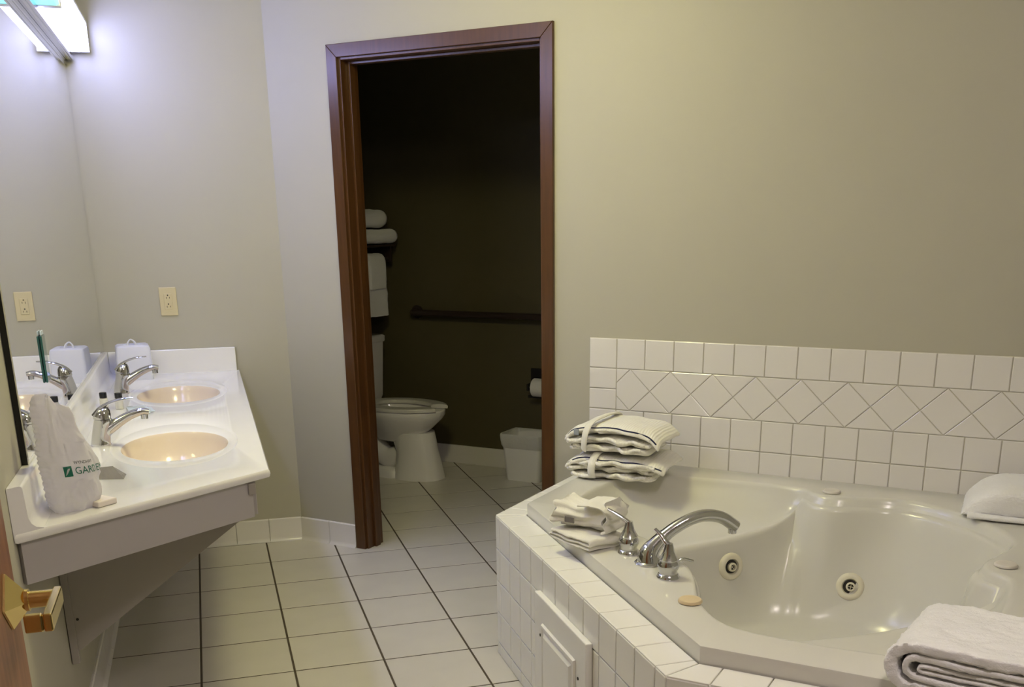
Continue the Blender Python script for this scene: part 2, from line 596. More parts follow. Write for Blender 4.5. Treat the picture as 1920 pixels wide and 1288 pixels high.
seg_tiles(P[2], P[3], 0.0, ZD - 0.003, 0.097, 2)
def deck_strip(p, q, pin, qin, first):
    a, b = Vector(AB(*p, 0)), Vector(AB(*q, 0))
    ai, bi = Vector(AB(*pin, 0)), Vector(AB(*qin, 0))
    ax = (b - a).normalized()
    ay = Vector((0, 0, 1)).cross(ax)
    if (ai - a).dot(ay) < 0:
        ay = -ay
    L = (b - a).length
    quad = [(0, 0), (L, 0), ((bi - a).dot(ax), (bi - a).dot(ay)), ((ai - a).dot(ax), (ai - a).dot(ay))]
    x = -PT + first
    while x < L:
        poly = clip(clip(quad, -1, 0, -x), 1, 0, x + PT)
        if len(poly) >= 3 and area2(poly) > 3e-4:
            o0 = poly[0]
            org = a + ax * o0[0] + ay * o0[1] + Vector((0, 0, ZD - TT))
            pl = [(u - o0[0], w_ - o0[1]) for u, w_ in poly]
            flip = ax.cross(ay).z < 0
            if flip:
                tile(surround, None, [(w_, u) for u, w_ in pl][::-1], org, ay, ax, TT, 0.002, 0.0032, 'deck_tile')
            else:
                tile(surround, None, pl, org, ax, ay, TT, 0.002, 0.0032, 'deck_tile')
        x += PT
Pi = [(0.0, 1.639), (0.7355, 1.639), (1.639, 0.7355), (1.639, 0.0)]
deck_strip(P[0], P[1], Pi[0], Pi[1], 0.0)
deck_strip(P[1], P[2], Pi[1], Pi[2], 0.045)
deck_strip(P[2], P[3], Pi[2], Pi[3], 0.10)

# ------------------------------------------------------------------ whirlpool tub
tub = thing('whirlpool_tub', 'off-white corner whirlpool tub with moulded seats and jets', 'bathtub', CORNER, THD)
ZT = 0.545
CA = (0.80, 0.80)
half = [(0.305, 0.305), (0.225, 0.40), (0.182, 0.50), (0.180, 0.57), (0.208, 0.66), (0.232, 0.74), (0.212, 0.815), (0.160, 0.875), (0.160, 1.10), (0.185, 1.30), (0.225, 1.42), (0.31, 1.485),
        (0.45, 1.505), (0.60, 1.505), (0.70, 1.49), (0.765, 1.445), (0.835, 1.345), (0.90, 1.19), (0.96, 1.09), (1.03, 1.03)]
loop = half + [(b, a) for a, b in half[-2:0:-1]]
loopS = spline(loop + [loop[0]], 400)[:-1]
rim_out = [(0.0098, 1.637), (0.735, 1.637), (1.637, 0.735), (1.637, 0.0098), (0.0098, 0.0098)]
def cast(poly, th):
    dx, dy = math.cos(th), math.sin(th)
    best = None
    for i in range(len(poly)):
        p, q = poly[i], poly[(i + 1) % len(poly)]
        ex, ey = q[0] - p[0], q[1] - p[1]
        den = dx * ey - dy * ex
        if abs(den) < 1e-12:
            continue
        px, py = p[0] - CA[0], p[1] - CA[1]
        t = (px * ey - py * ex) / den
        u = (px * dy - py * dx) / den
        if t > 0 and -1e-9 <= u <= 1 + 1e-9:
            if best is None or t > best:
                best = t
    return best
ridge = [(0.155, 0.850, 0.545), (0.175, 0.868, 0.490), (0.215, 0.885, 0.462), (0.29, 0.925, 0.440), (0.39, 1.015, 0.420), (0.49, 1.10, 0.412), (0.58, 1.17, 0.410),
         (0.69, 1.26, 0.412), (0.77, 1.335, 0.43), (0.825, 1.365, 0.545)]
ridgeS = spline(ridge, 120)
rpol = sorted((math.degrees(math.atan2(b - CA[1], a - CA[0])), math.hypot(a - CA[0], b - CA[1]), z) for a, b, z in ridgeS)
def ridge_at(deg):
    if deg < -90.5 or deg > 180:
        deg = (deg + 360) % 360
    for dg in (deg, 90 - deg):
        dg = (dg + 180) % 360 - 180
        if rpol[0][0] < dg < rpol[-1][0]:
            for i in range(len(rpol) - 1):
                if rpol[i][0] <= dg <= rpol[i + 1][0]:
                    t = (dg - rpol[i][0]) / max(1e-9, rpol[i + 1][0] - rpol[i][0])
                    return tuple(rpol[i][k] + (rpol[i + 1][k] - rpol[i][k]) * t for k in (1, 2))
    return None
NA = 216
angs = [2 * PI * i / NA for i in range(NA)]
for c in rim_out:
    a_ = math.atan2(c[1] - CA[1], c[0] - CA[0]) % (2 * PI)
    j = min(range(len(angs)), key=lambda k: abs(angs[k] - a_))
    angs[j] = a_
ZF = 0.125
def tub_profile(th):
    rO = cast(loopS, th)
    rR_out = cast(rim_out, th)
    deg = math.degrees(th)
    if deg > 180:
        deg -= 360
    rg = ridge_at(deg)
    rw, zw = rO - 0.010, ZT - 0.03
    if rg and rg[0] < rw:
        rR, zR = rg[0], min(rg[1], zw)
    else:
        rR, zR = rw, zw
    pr = [(rR_out - 0.001, ZD - 0.004), (rR_out, ZT - 0.007), (rR_out - 0.002, ZT - 0.002), (rR_out - 0.008, ZT)]
    mid = rO + 0.022
    if mid > rR_out - 0.012:
        mid = (rR_out - 0.008 + rO + 0.013) / 2
    pr += [(mid, ZT), (rO + 0.011, ZT - 0.0008), (rO + 0.005, ZT - 0.004), (rO, ZT - 0.011), (rO - 0.004, ZT - 0.02)]
    ra, za = rO - 0.004, ZT - 0.02
    wdt = ra - rR
    for t in (0.05, 0.12, 0.2, 0.3, 0.42, 0.56, 0.7, 0.84, 0.94, 1.0):
        k = (1 - t) ** (3.2 if wdt > 0.02 else 1.0)
        pr.append((ra + (rR - ra) * t, zR + (za - zR) * k))
    pr += [(rR - 0.006, zR - 0.002), (rR - 0.013, zR - 0.008), (rR - 0.018, zR - 0.018)]
    rb, zb_ = rR - 0.018, zR - 0.018
    rF = rb - 0.19 if wdt < 0.02 else rb - 0.10 - 0.09 * max(0, 1 - wdt / 0.25)
    LOW.append((rb, rF, zb_))
    return pr
LOW = []
def tub_low(pr, rb, rF, zb_, rbs, rFs):
    for t in (0.08, 0.18, 0.3, 0.42, 0.54, 0.66, 0.78, 0.9, 1.0):
        k = (1 - t) ** 1.9
        wgt = min(1, t / 0.35)
        a_, f_ = rb + (rbs - rb) * wgt, rF + (rFs - rF) * wgt
        pr.append((min(a_, rb + 0.006) + (f_ - min(a_, rb + 0.006)) * t, ZF + (zb_ - ZF) * k))
    pr += [(rFs * 0.6, ZF - 0.006), (rFs * 0.15, ZF - 0.01)]
    return pr
rows = []
profs = [tub_profile(t) for t in angs]
WIN = 11
for i in range(len(angs)):
    ids = [(i + d) % len(angs) for d in range(-WIN, WIN + 1)]
    rbs = sum(LOW[j][0] for j in ids) / len(ids)
    rFs = sum(LOW[j][1] for j in ids) / len(ids)
    tub_low(profs[i], *LOW[i], rbs, rFs)
for k in range(len(profs[0])):
    rows.append([AB(CA[0] + profs[i][k][0] * math.cos(angs[i]), CA[1] + profs[i][k][0] * math.sin(angs[i]), profs[i][k][1]) for i in range(len(angs))])
shell = mk('shell', *loft(rows, False, True), 'gelcoat', tub, smooth=42)

def oriented(name, vf, material, parent, pos, nrm, smooth=40):
    """place z-up geometry at pos with its z axis along nrm (parent space)"""
    q = Vector((0, 0, 1)).rotation_difference(Vector(nrm))
    o = mk(name, *vf, material, parent, smooth)
    o.rotation_mode = 'QUATERNION'
    o.location = pos
    o.rotation_quaternion = q
    return o
def jet(pos, nrm):
    p = Vector(pos) - Vector(nrm).normalized() * 0.006
    j = oriented('jet', lathe([(0.047, 0), (0.047, 0.008), (0.043, 0.015), (0.035, 0.018), (0.027, 0.016), (0.024, 0.006), (0.0235, 0.004)], 36), 'jet_plastic', tub, p, nrm)
    h = mk('jet_hole', *lathe([(0.0236, 0.0045), (0.0236, 0.0075)], 28), 'dark_hole', j)
    mk('nozzle', *lathe([(0.015, 0.007), (0.0155, 0.017), (0.013, 0.020), (0.0095, 0.020), (0.0095, 0.010)], 24, cx=0.002, cap0=False, cap1=False), 'jet_plastic', j, 40)
    for rz in (0, PI / 2):
        c, s = math.cos(rz) * 0.0095, math.sin(rz) * 0.0095
        mk('vane', *tube([(0.002 - c, -s, 0.013), (0.002 + c, s, 0.013)], 0.0013, 6), 'jet_plastic', j)
for jp, jn in (((-1.0188, -0.4389, 0.3213), (0.761, -0.628, 0.164)), ((-0.6496, -0.2944, 0.2602), (0.121, -0.935, 0.334))):
    jet(jp, jn)
def disc(a, b, z, material, r=0.027):
    mk('air_control', *lathe([(r * 0.7, 0), (r, 0.003), (r, 0.006), (r * 0.9, 0.010), (r * 0.55, 0.012), (r * 0.3, 0.0105), (0.001, 0.0105)], 32, *AB(a, b, z)), material, tub, 40)
disc(1.388, 0.844, ZT - 0.001, 'disc_plastic', 0.030)
disc(0.175, 0.758, ZT - 0.001, 'disc_white', 0.030)
disc(0.758, 0.175, ZT - 0.001, 'disc_white', 0.030)

# ------------------------------------------------------------------ vanity
ZC = 0.8136
YF = 0.338                          # far wall face at the vanity
XF = 0.254                          # front edge of the counter
def yfar(x):
    return B.y + (x - B.x) * math.tan(THO)
EL, ER = (XW + 0.007, -2.145), (XF, -1.700)   # slanted near end
vanity = thing('vanity_countertop', 'white cultured marble double vanity top with slanted near end', 'countertop', (0, 0, 0))
def ellipse(cx, cy, rx, ry, z, n=56):
    return [(cx + rx * math.cos(2 * PI * i / n), cy + ry * math.sin(2 * PI * i / n), z) for i in range(n)]
SINKS = [(0.004, -1.245), (0.002, -0.235)]
bm = bmesh.new()
outer = [(XW + 0.007, yfar(XW) - 0.007), (XF, yfar(XF) - 0.007), ER, EL]
def ring_bm(pts):
    vs = [bm.verts.new(p) for p in pts]
    return vs, [bm.edges.new((vs[i], vs[(i + 1) % len(vs)])) for i in range(len(vs))]
edges = []
ov, oe = ring_bm([(x, y, ZC) for x, y in outer])
edges += oe
for cx, cy in SINKS:
    edges += ring_bm(ellipse(cx, cy, 0.187, 0.345, ZC))[1]
bmesh.ops.triangle_fill(bm, edges=edges, use_beauty=True)
v1, f1 = bmvf(bm)
rr = []
oo = inset_poly(outer, 0.004)
SLAB = 0.022
for (dz, ins) in ((0.0, 0.0), (0.003, -0.003), (0.010, -0.005), (0.019, -0.003), (SLAB, 0.0)):
    rr.append([(x, y, ZC - dz) for x, y in inset_poly(outer, ins)])
v2, f2 = loft(rr, False, False)
bm = bmesh.new()
edges = ring_bm([(x, y, ZC - SLAB) for x, y in outer])[1]
for cx, cy in SINKS:
    edges += ring_bm(ellipse(cx, cy, 0.187, 0.345, ZC - SLAB))[1]
bmesh.ops.triangle_fill(bm, edges=edges, use_beauty=True)
parts = [(v1, f1), (v2, f2), bmvf(bm)]
for cx, cy in SINKS:
    parts.append(loft([ellipse(cx, cy, 0.187, 0.345, ZC), ellipse(cx, cy, 0.183, 0.338, ZC - 0.003), ellipse(cx, cy, 0.178, 0.328, ZC - 0.0035),
                       ellipse(cx, cy, 0.164, 0.235, ZC - 0.005), ellipse(cx, cy, 0.157, 0.218, ZC - 0.009)], False, False))
mk('counter_top', *join(*parts), 'counter', vanity, 35)
for cx, cy in SINKS:
    prof = [(1.0, 0.009), (0.975, 0.016), (0.95, 0.03), (0.88, 0.065), (0.75, 0.100), (0.55, 0.122), (0.3, 0.130), (0.1, 0.132)]
    sb = mk('sink_basin', *loft([ellipse(cx, cy, 0.157 * k, 0.218 * k, ZC - z) for k, z in prof], False, True), 'basin', vanity, 50)
    mk('drain', *lathe([(0.022, 0), (0.022, 0.003), (0.015, 0.004), (0.012, 0.001)], 24, cx, cy, ZC - 0.133), 'chrome', sb, 40)
BH = 0.917
XB = -0.290                         # face of the mirror-side splash
ye = lambda x: EL[1] + (x - EL[0]) / (ER[0] - EL[0]) * (ER[1] - EL[1])
prof = [(XW + 0.001, ZC - 0.02), (XW + 0.001, BH), (XB - 0.006, BH), (XB - 0.002, BH - 0.002), (XB, BH - 0.007), (XB + 0.002, ZC + 0.03), (XB + 0.006, ZC + 0.016), (XB + 0.014, ZC + 0.006), (XB + 0.028, ZC + 0.0005), (XB + 0.028, ZC - 0.02)]
mk('backsplash', *loft([[(x, ye(x) - 0.001, z) for x, z in prof], [(x, yfar(x) - 0.002, z) for x, z in prof]]), 'counter', vanity, 50)
TB = 0.02
v, f = bbox(XB + 0.001, XF - 0.008, 0, TB, ZC - 0.01, BH - 0.001, 0.003)
v = [(x, y + yfar(x) - TB - 0.001, z) for x, y, z in v]
mk('backsplash', v, f, 'counter', vanity)
# apron boards under the slab
u = Vector((ER[0] - EL[0], ER[1] - EL[1], 0)).normalized()
nn = Vector((-u.y, u.x, 0))
def slant(t0, t1, d0, d1, z0, z1):
    base = Vector((EL[0], EL[1], 0))
    v, f = bbox(0, 1, 0, 1, 0, 1, 0.002)
    return [tuple(base + u * (t0 + (t1 - t0) * p[0]) + nn * (d0 + (d1 - d0) * p[1]) + Vector((0, 0, z0 + (z1 - z0) * p[2]))) for p in v], f
LN = (Vector(ER) - Vector(EL)).length
mk('apron', *slant(0.012, LN - 0.050, 0.012, 0.030, 0.690, ZC - 0.0225), 'laminate', vanity)
mk('apron', *bbox(XF - 0.055, XF - 0.037, -1.70, yfar(XF) - 0.002, 0.690, ZC - 0.026, 0.002), 'laminate', vanity)
mk('clip', *bbox(0.196, 0.216, -1.735, -1.722, 0.755, 0.785, 0.002), 'bracket_board', vanity)
brk = thing('vanity_bracket', 'grey triangular support board under the vanity top', 'bracket', (XW + 0.001, -1.64, 0))
tri = [(0.021, 0.325), (0.505, 0.672), (0.505, 0.689), (0.021, 0.689)]
V, F = loft([[(x, 0, z) for x, z in tri], [(x, 0.019, z) for x, z in tri]])
mk('board', V, F, 'bracket_board', brk)
mk('cleat', *bbox(0.001, 0.0205, -0.004, 0.030, 0.290, 0.689, 0.001), 'bracket_board', brk)
mk('screw_hole', *tube([(0.030, -0.001, 0.42), (0.030, 0.004, 0.42)], 0.004, 10), 'slot', brk)

# mirror
MX = -0.303
mirror = thing('vanity_mirror', 'large frameless wall mirror with black near edge over the vanity', 'mirror', (XW, -1.915, BH + 0.001))
hm = 2.052 - BH
ymir = yfar(MX) - 0.002 + 1.915
mk('backing', *box(0.0005, MX - XW - 0.003, 0.0, ymir, 0.0, hm), 'black_edge', mirror)
mk('glass', *box(MX - XW - 0.0028, MX - XW, 0.001, ymir, 0.0005, hm), 'mirror_silver', mirror)
mk('top_channel', *box(0.0, MX - XW + 0.006, 0.001, ymir, hm + 0.0005, hm + 0.014), 'chrome', mirror)

# light over the mirror
vl = thing('vanity_light', 'white fluorescent strip light with chrome base above the mirror', 'light fixture', (XW + 0.001, -1.60, 2.068))
yl = yfar(-0.25) + 1.60
mk('chrome_base', *bbox(0.0, 0.042, 0.0, yl - 0.012, 0.0, 0.125, 0.004), 'chrome', vl)
mk('chrome_lip', *tube([(0.046, 0.0, 0.006), (0.046, yl - 0.014, 0.006)], 0.006, 10), 'chrome', vl)
def lens(y0, y1, material, name):
    prof = [(0.0425, 0.034), (0.100, 0.034), (0.108, 0.040), (0.109, 0.125), (0.0425, 0.125)]
    return mk(name, *loft([[(x, y0, z) for x, z in prof], [(x, y1, z) for x, z in prof]]), material, vl)
lens(0.975, yl - 0.040, 'lens_white', 'diffuser')
lens(0.690, 0.930, 'lens_aqua', 'diffuser')
lens(0.012, 0.655, 'lens_white', 'diffuser')
mk('end_cap', *bbox(0.0425, 0.111, 0.657, 0.688, 0.032, 0.128, 0.002), 'panel_white', vl)
mk('end_cap', *bbox(0.0425, 0.111, 0.932, 0.973, 0.032, 0.128, 0.002), 'panel_white', vl)
mk('end_cap', *bbox(0.0425, 0.114, yl - 0.0395, yl - 0.030, 0.028, 0.128, 0.002), 'panel_white', vl)
mk('top_pan', *bbox(0.0425, 0.115, 0.01, yl - 0.03, 0.1285, 0.140, 0.002), 'panel_white', vl)

# outlet
outlet = thing('wall_outlet', 'ivory duplex outlet on the grey wall beside the mirror', 'outlet', (-0.0145, yfar(-0.0145) - 0.0005, 1.1205), THO)
mk('cover_plate', *bbox(-0.036, 0.036, -0.006, 0.0, -0.060, 0.060, 0.003), 'ivory', outlet)
rc = mk('receptacle', *bbox(-0.0168, 0.0168, -0.009, -0.0055, -0.0335, 0.0335, 0.002), 'ivory', outlet)
for zc in (0.0185, -0.0185):
    mk('slot', *box(-0.0075, -0.0055, -0.0096, -0.0088, zc - 0.007, zc + 0.001), 'slot', rc)
    mk('slot', *box(0.0055, 0.0075, -0.0096, -0.0088, zc - 0.006, zc + 0.001), 'slot', rc)
    mk('ground_hole', *tube([(0, -0.0088, zc + 0.008), (0, -0.0096, zc + 0.008)], 0.003, 10), 'slot', rc)
for zc in (0.049, -0.049):
    mk('screw', *tube([(0, -0.0055, zc), (0, -0.0072, zc)], 0.0032, 12), 'slot' if False else 'ivory', outlet)

# faucets on the vanity
def basin_faucet(x, y, label):
    t = thing('basin_faucet', label, 'faucet', (x, y, ZC), 0.0, 'single-lever faucets on the vanity')
    body = []
    for z, cx, rx, ry in ((0.0, 0.0, 0.029, 0.027), (0.004, 0.0, 0.030, 0.028), (0.008, 0.0, 0.0285, 0.0265), (0.03, 0.004, 0.0275, 0.0255), (0.055, 0.010, 0.0275, 0.025), (0.072, 0.014, 0.0270, 0.0245), (0.080, 0.015, 0.0255, 0.0235)):
        body.append([(cx + rx * math.cos(2 * PI * i / 28), ry * math.sin(2 * PI * i / 28), z) for i in range(28)])
    mk('body', *loft(body), 'chrome', t, 40)
    path = spline([(0.012, 0, 0.038), (0.045, 0, 0.060), (0.085, 0, 0.083), (0.125, 0, 0.096), (0.148, 0, 0.094)], 18)
    rad = [0.021 - 0.006 * (k / 18) for k in range(19)]
    sp = mk('spout', *tube(path, rad, 18, flat=[0.95 - 0.35 * k / 18 for k in range(19)]), 'chrome', t, 40)
    mk('aerator', *lathe([(0.011, 0), (0.011, 0.014)], 18, 0.134, 0, 0.074), 'chrome', sp, 40)
    cap = [[(0.013 + sh + rx * math.cos(2 * PI * i / 24), rx * 0.92 * math.sin(2 * PI * i / 24), z) for i in range(24)] for z, rx, sh in ((0.0815, 0.0262, 0), (0.094, 0.0255, 0.001), (0.106, 0.021, 0.004), (0.114, 0.013, 0.008), (0.117, 0.005, 0.012))]
    hd = mk('handle', *loft(cap), 'chrome', t, 50)
    path = spline([(-0.010, 0, 0.092), (0.010, 0, 0.113), (0.040, 0, 0.128), (0.075, 0, 0.137), (0.108, 0, 0.139)], 16)
    mk('lever', *tube(path, [0.016 - 0.006 * k / 16 for k in range(17)], 14, flat=[0.42 - 0.12 * k / 16 for k in range(17)]), 'chrome', hd, 40)
    return t
basin_faucet(-0.210, -1.212, 'chrome single-lever faucet at the near sink by the plastic bag')
basin_faucet(-0.212, -0.200, 'chrome single-lever faucet at the far sink by the tissue box')

# tissue box cover
tb = thing('tissue_box', 'bluish white tissue box cover in the far corner of the vanity', 'tissue box', (-0.178, 0.215, ZC + 0.0005), 0.10)
def rrect(hx, hy, r, z, n=6, cx=0, cy=0):
    pts = []
    for sx, sy, a0 in ((1, 1, 0), (-1, 1, 90), (-1, -1, 180), (1, -1, 270)):
        for k in range(n + 1):
            a = math.radians(a0 + 90 * k / n)
            pts.append((cx + sx * (hx - r) + r * math.cos(a), cy + sy * (hy - r) + r * math.sin(a), z))
    return pts
mk('cover', *loft([rrect(0.071, 0.066, 0.012, 0), rrect(0.0705, 0.0655, 0.012, 0.06), rrect(0.069, 0.064, 0.014, 0.128), rrect(0.066, 0.061, 0.014, 0.138), rrect(0.058, 0.053, 0.012, 0.143),
                   rrect(0.036, 0.022, 0.012, 0.143), rrect(0.034, 0.020, 0.012, 0.134)]), 'tissue_plastic', tb, 40)
tip = spline([(-0.018, -0.006, 0.134), (-0.016, 0.0, 0.150), (-0.004, 0.002, 0.163), (0.010, 0.0, 0.154), (0.016, 0.004, 0.136)], 14)
mk('tissue', *tube(tip, [0.010, 0.010, 0.009, 0.008, 0.007, 0.006, 0.006, 0.006, 0.006, 0.007, 0.008, 0.009, 0.010, 0.010, 0.010], 10, flat=0.5), 'tissue', tb, 60)

# toiletry bottles
def bottle(x, y, label, body):
    t = thing('toiletry_bottle', label, 'bottle', (x, y, ZC + 0.0005), 0.0, 'small toiletry bottles by the far faucet')
    mk('bottle_body', *lathe([(0.013, 0), (0.0145, 0.002), (0.0145, 0.034), (0.010, 0.038)], 20), body, t, 40)
    mk('cap', *lathe([(0.0125, 0.0385), (0.013, 0.040), (0.013, 0.056), (0.011, 0.058)], 20), 'cap_black', t, 40)
bottle(-0.250, -0.53, 'black-capped toiletry bottle nearer the mirror behind the near faucet', 'bottle_pale')
bottle(-0.196, -0.56, 'black-capped toiletry bottle farther from the mirror, below the far faucet', 'bottle_pale')
ws = thing('wrapped_soap', 'clear wrapped soap bar behind the near faucet spout', 'soap', (-0.128, -0.66, ZC + 0.0005), 0.2)
mk('wrapper', *bbox(-0.035, 0.035, -0.05, 0.05, 0, 0.018, 0.006, 3), 'wrap_clear', ws, 40)
mk('wrapper_fin', *bbox(0.0345, 0.05, -0.045, 0.045, 0.006, 0.009, 0.001), 'wrap_clear', ws)

# plastic bag with printed name
bag = thing('plastic_bag', 'crumpled white plastic bag with green printed logo on the vanity', 'bag', (-0.2150, -1.945, ZC + 0.0005))
def bag_pt(th, z):
    H = 0.262
    t = z / H
    kx = spline_at([(0, .054), (0.10, .064), (0.35, .0665), (0.55, .060), (0.75, .046), (0.9, .040), (0.97, .034), (1.0, .018)], t)
    ky = spline_at([(0, .046), (0.10, .055), (0.35, .052), (0.55, .042), (0.75, .026), (0.9, .016), (0.97, .010), (1.0, .003)], t)
    cxs = spline_at([(0, -0.006), (0.3, 0.0), (0.6, -0.008), (0.8, -0.016), (1.0, -0.020)], t)
    c, s = math.cos(th), math.sin(th)
    w1 = 0.0060 * math.sin(3 * th + 1.0 + 2 * t) + 0.0050 * math.sin(6 * th - 3 * t + 0.6) * (0.4 + t)
    left = max(0.0, -c) ** 2
    w2 = 0.0022 * left * math.sin(z * 520 + 3 * th)
    q = noise.noise(Vector((c * 2.2, s * 2.2, z * 22)))
    rd = 1 - abs(noise.noise(Vector((c * 3.1 + 4, s * 3.1, z * 34)))) * 2
    w3 = 0.0055 * q + 0.0032 * rd
    if 0.28 < t < 0.62 and -1.35 < th < -0.15:
        w1 *= 0.35
        w3 *= 0.3
    top = 0.012 * math.cos(th * 1.0 + 2.6) * t ** 6 - 0.010 * t ** 4 * max(0, c)
    kx *= 0.90
    return Vector((cxs + c * (kx + w1 + w2 + w3), s * (ky + w1 * 0.7 + w2 + w3), z + top))
def spline_at(tab, t):
    for (a, x), (b, y) in zip(tab, tab[1:]):
        if t <= b:
            k = (t - a) / (b - a)
            k = k * k * (3 - 2 * k) * 0.5 + k * 0.5
            return x + (y - x) * k
    return tab[-1][1]
NTH, NZ = 120, 100
rings = [[bag_pt(-PI + 2 * PI * i / NTH, 0.262 * j / NZ) for i in range(NTH)] for j in range(NZ + 1)]
mk('bag_film', *loft(rings), 'bag_plastic', bag, 60)
def bag_text(txt, size, th0, z0, material, tilt):
    cu = bpy.data.curves.new('lettering', 'FONT')
    cu.body = txt
    cu.size = size
    cu.resolution_u = 3
    to = bpy.data.objects.new('lettering', cu)
    COL.objects.link(to)
    bpy.context.view_layer.update()
    me = bpy.data.meshes.new_from_object(to)
    bpy.data.objects.remove(to, do_unlink=True)
    bm = bmesh.new()
    bm.from_mesh(me)
    bmesh.ops.triangulate(bm, faces=bm.faces)
    bmesh.ops.subdivide_edges(bm, edges=[e for e in bm.edges if e.calc_length() > 0.003], cuts=2)
    for vv in bm.verts:
        th = th0 + vv.co.x / 0.062
        z = z0 + vv.co.y + tilt * vv.co.x
        p = bag_pt(th, z)
        pn = (bag_pt(th + 0.01, z) - bag_pt(th - 0.01, z)).cross(bag_pt(th, z + 0.001) - bag_pt(th, z - 0.001)).normalized()
        if pn.dot(Vector((math.cos(th), math.sin(th), 0))) < 0:
            pn = -pn
        vv.co = p + pn * 0.0012
    me.clear_geometry()
    bm.to_mesh(me)
    bm.free()
    me.materials.clear()
    me.materials.append(MATS[material])
    o = bpy.data.objects.new('lettering', me)
    COL.objects.link(o)
    o.parent = bag
    return o
bag_text('GARDEN', 0.0235, -1.20, 0.0900, 'print_green', -0.05)
bag_text('WYNDHAM', 0.0100, -1.17, 0.1130, 'print_dark', -0.05)
sqv, sqf = [], []
for j in range(5):
    for i in range(5):
        th, z = -1.60 + 0.30 * i / 4, 0.0860 + 0.024 * j / 4
        p = bag_pt(th, z)
        sqv.append(p + Vector((math.cos(th), math.sin(th), 0)) * 0.0012)
sqf = [(j * 5 + i, j * 5 + i + 1, j * 5 + i + 6, j * 5 + i + 5) for j in range(4) for i in range(4)]
mk('logo', sqv, sqf, 'print_green', bag)
lf, ff = [], []
for i in range(13):
    k = i / 12
    for sgn in (0, 1):
        th = -1.56 + 0.20 * k
        z = 0.0885 + 0.016 * k + (0.0065 * math.sin(PI * k) * (1 if sgn else -0.2))
        p = bag_pt(th, z)
        lf.append(p + Vector((math.cos(th), math.sin(th), 0)) * 0.0017)
for i in range(12):
    ff.append((2 * i, 2 * i + 1, 2 * i + 3, 2 * i + 2))
mk('logo_leaf', lf, ff, 'bag_plastic', bag)
# packets by the bag
fp = thing('foil_packet', 'small silver folded packet beside the plastic bag', 'packet', (-0.150, -1.655, ZC + 0.0005), -0.2)
pv = [(-0.055, -0.02, 0), (0.038, -0.026, 0), (0.030, 0.03, 0), (-0.05, 0.035, 0), (-0.052, 0.0, 0.026), (0.006, 0.0, 0.030)]
mk('packet_body', pv, [(0, 1, 5, 4), (1, 2, 5), (2, 3, 4, 5), (3, 0, 4), (0, 3, 2, 1)], 'foil', fp)
ct = thing('soap_carton', 'flat cream soap carton under the plastic bag', 'carton', (-0.150, -1.925, ZC + 0.0005), 0.75)
mk('carton_body', *bbox(-0.040, 0.015, -0.032, 0.032, 0, 0.014, 0.003), 'carton', ct)
th_ = thing('acrylic_strip', 'slim teal-edged clear strip standing against the mirror', 'mirror clip', (MX + 0.0005, -1.435, 1.045))
mk('strip', *bbox(0, 0.006, -0.03, 0.03, 0, 0.125, 0.002), 'teal_acrylic', th_)
mk('strip_tip', *bbox(0.001, 0.005, -0.02, 0.02, 0.1252, 0.138, 0.002), 'wrap_clear', th_)

# ------------------------------------------------------------------ entry door with brass lever
door = thing('door_1', 'brown wooden entry door standing open at the left edge', None, (-0.180, -3.755, 0.0), kind='structure')
mk('leaf', *bbox(-0.040, 0.0, 0.0, 0.810, 0.008, 2.03, 0.002), 'door_wood', door)
mk('hinge_post', *bbox(XW + 0.18 + 0.001, -0.041, -0.05, 0.0, 0.0, 2.06, 0.002), 'frame_wood', door)
hz, hy = 0.955, 0.735
h = thing('lever_handle', None, None, (0.0005, hy, hz))
h.parent = door
def diamond(r, x):
    return [(x, r, 0), (x, 0, r), (x, -r, 0), (x, 0, -r)]
mk('rose', *loft([diamond(0.042, 0.0), diamond(0.042, 0.003), diamond(0.015, 0.025)]), 'brass', h)
mk('collar', *tube([(0.024, 0, 0), (0.029, 0, 0)], 0.016, 20), 'brass', h, 40)
mk('shank', *tube([(0.029, 0, 0), (0.068, 0, 0)], 0.0125, 20), 'brass', h, 40)
mk('lever', *bbox(0.060, 0.072, -0.105, 0.0128, -0.0128, 0.0128, 0.0025), 'brass', h)
mk('return', *bbox(0.036, 0.0595, -0.105, -0.093, -0.0125, 0.0125, 0.0025), 'brass', h)

# ------------------------------------------------------------------ access panel on the tub platform
ap = thing('access_panel', 'white raised-panel access door on the tub platform side', 'access panel', D(S_CORNER, 0), THD)
a0, b0 = Vector(AB(*P[1], 0)), Vector(AB(*P[2], 0))
ax = (b0 - a0).normalized()
az = ax.cross(Vector((0, 0, 1)))
def face_box(x0, x1, z0, z1, d0, d1, bev=0.003):
    v, f = bbox(x0, x1, z0, z1, d0, d1, bev)
    return [tuple(a0 + ax * p[0] + Vector((0, 0, p[1])) + az * p[2]) for p in v], f
AX0, AX1, AZ1, AZ0 = 0.485, 0.915, 0.402, 0.03
mk('frame', *face_box(AX0, AX1, AZ0, AZ1, 0.0005, 0.020), 'panel_white', ap)
fw = 0.075
v, f = loft([[tuple(a0 + ax * x + Vector((0, 0, z)) + az * d) for x, z in rect(AX0 + fw + i_, AX1 - fw - i_, AZ0 + fw + i_, AZ1 - fw - i_)] for i_, d in ((0, 0.0203), (0.004, 0.027), (0.010, 0.027), (0.016, 0.0235), (0.022, 0.0235), (0.032, 0.030))], False, True)
mk('raised_panel', v, f, 'panel_white', ap)
for x, z in ((AX0 + fw - 0.02, AZ1 - 0.12), (AX1 - fw + 0.02, AZ1 - 0.12), (AX0 + fw - 0.02, AZ0 + 0.05), (AX1 - fw + 0.02, AZ0 + 0.05)):
    c = a0 + ax * x + Vector((0, 0, z))
    mk('screw', *tube([c + az * 0.020, c + az * 0.022], 0.0045, 12), 'slot', ap)

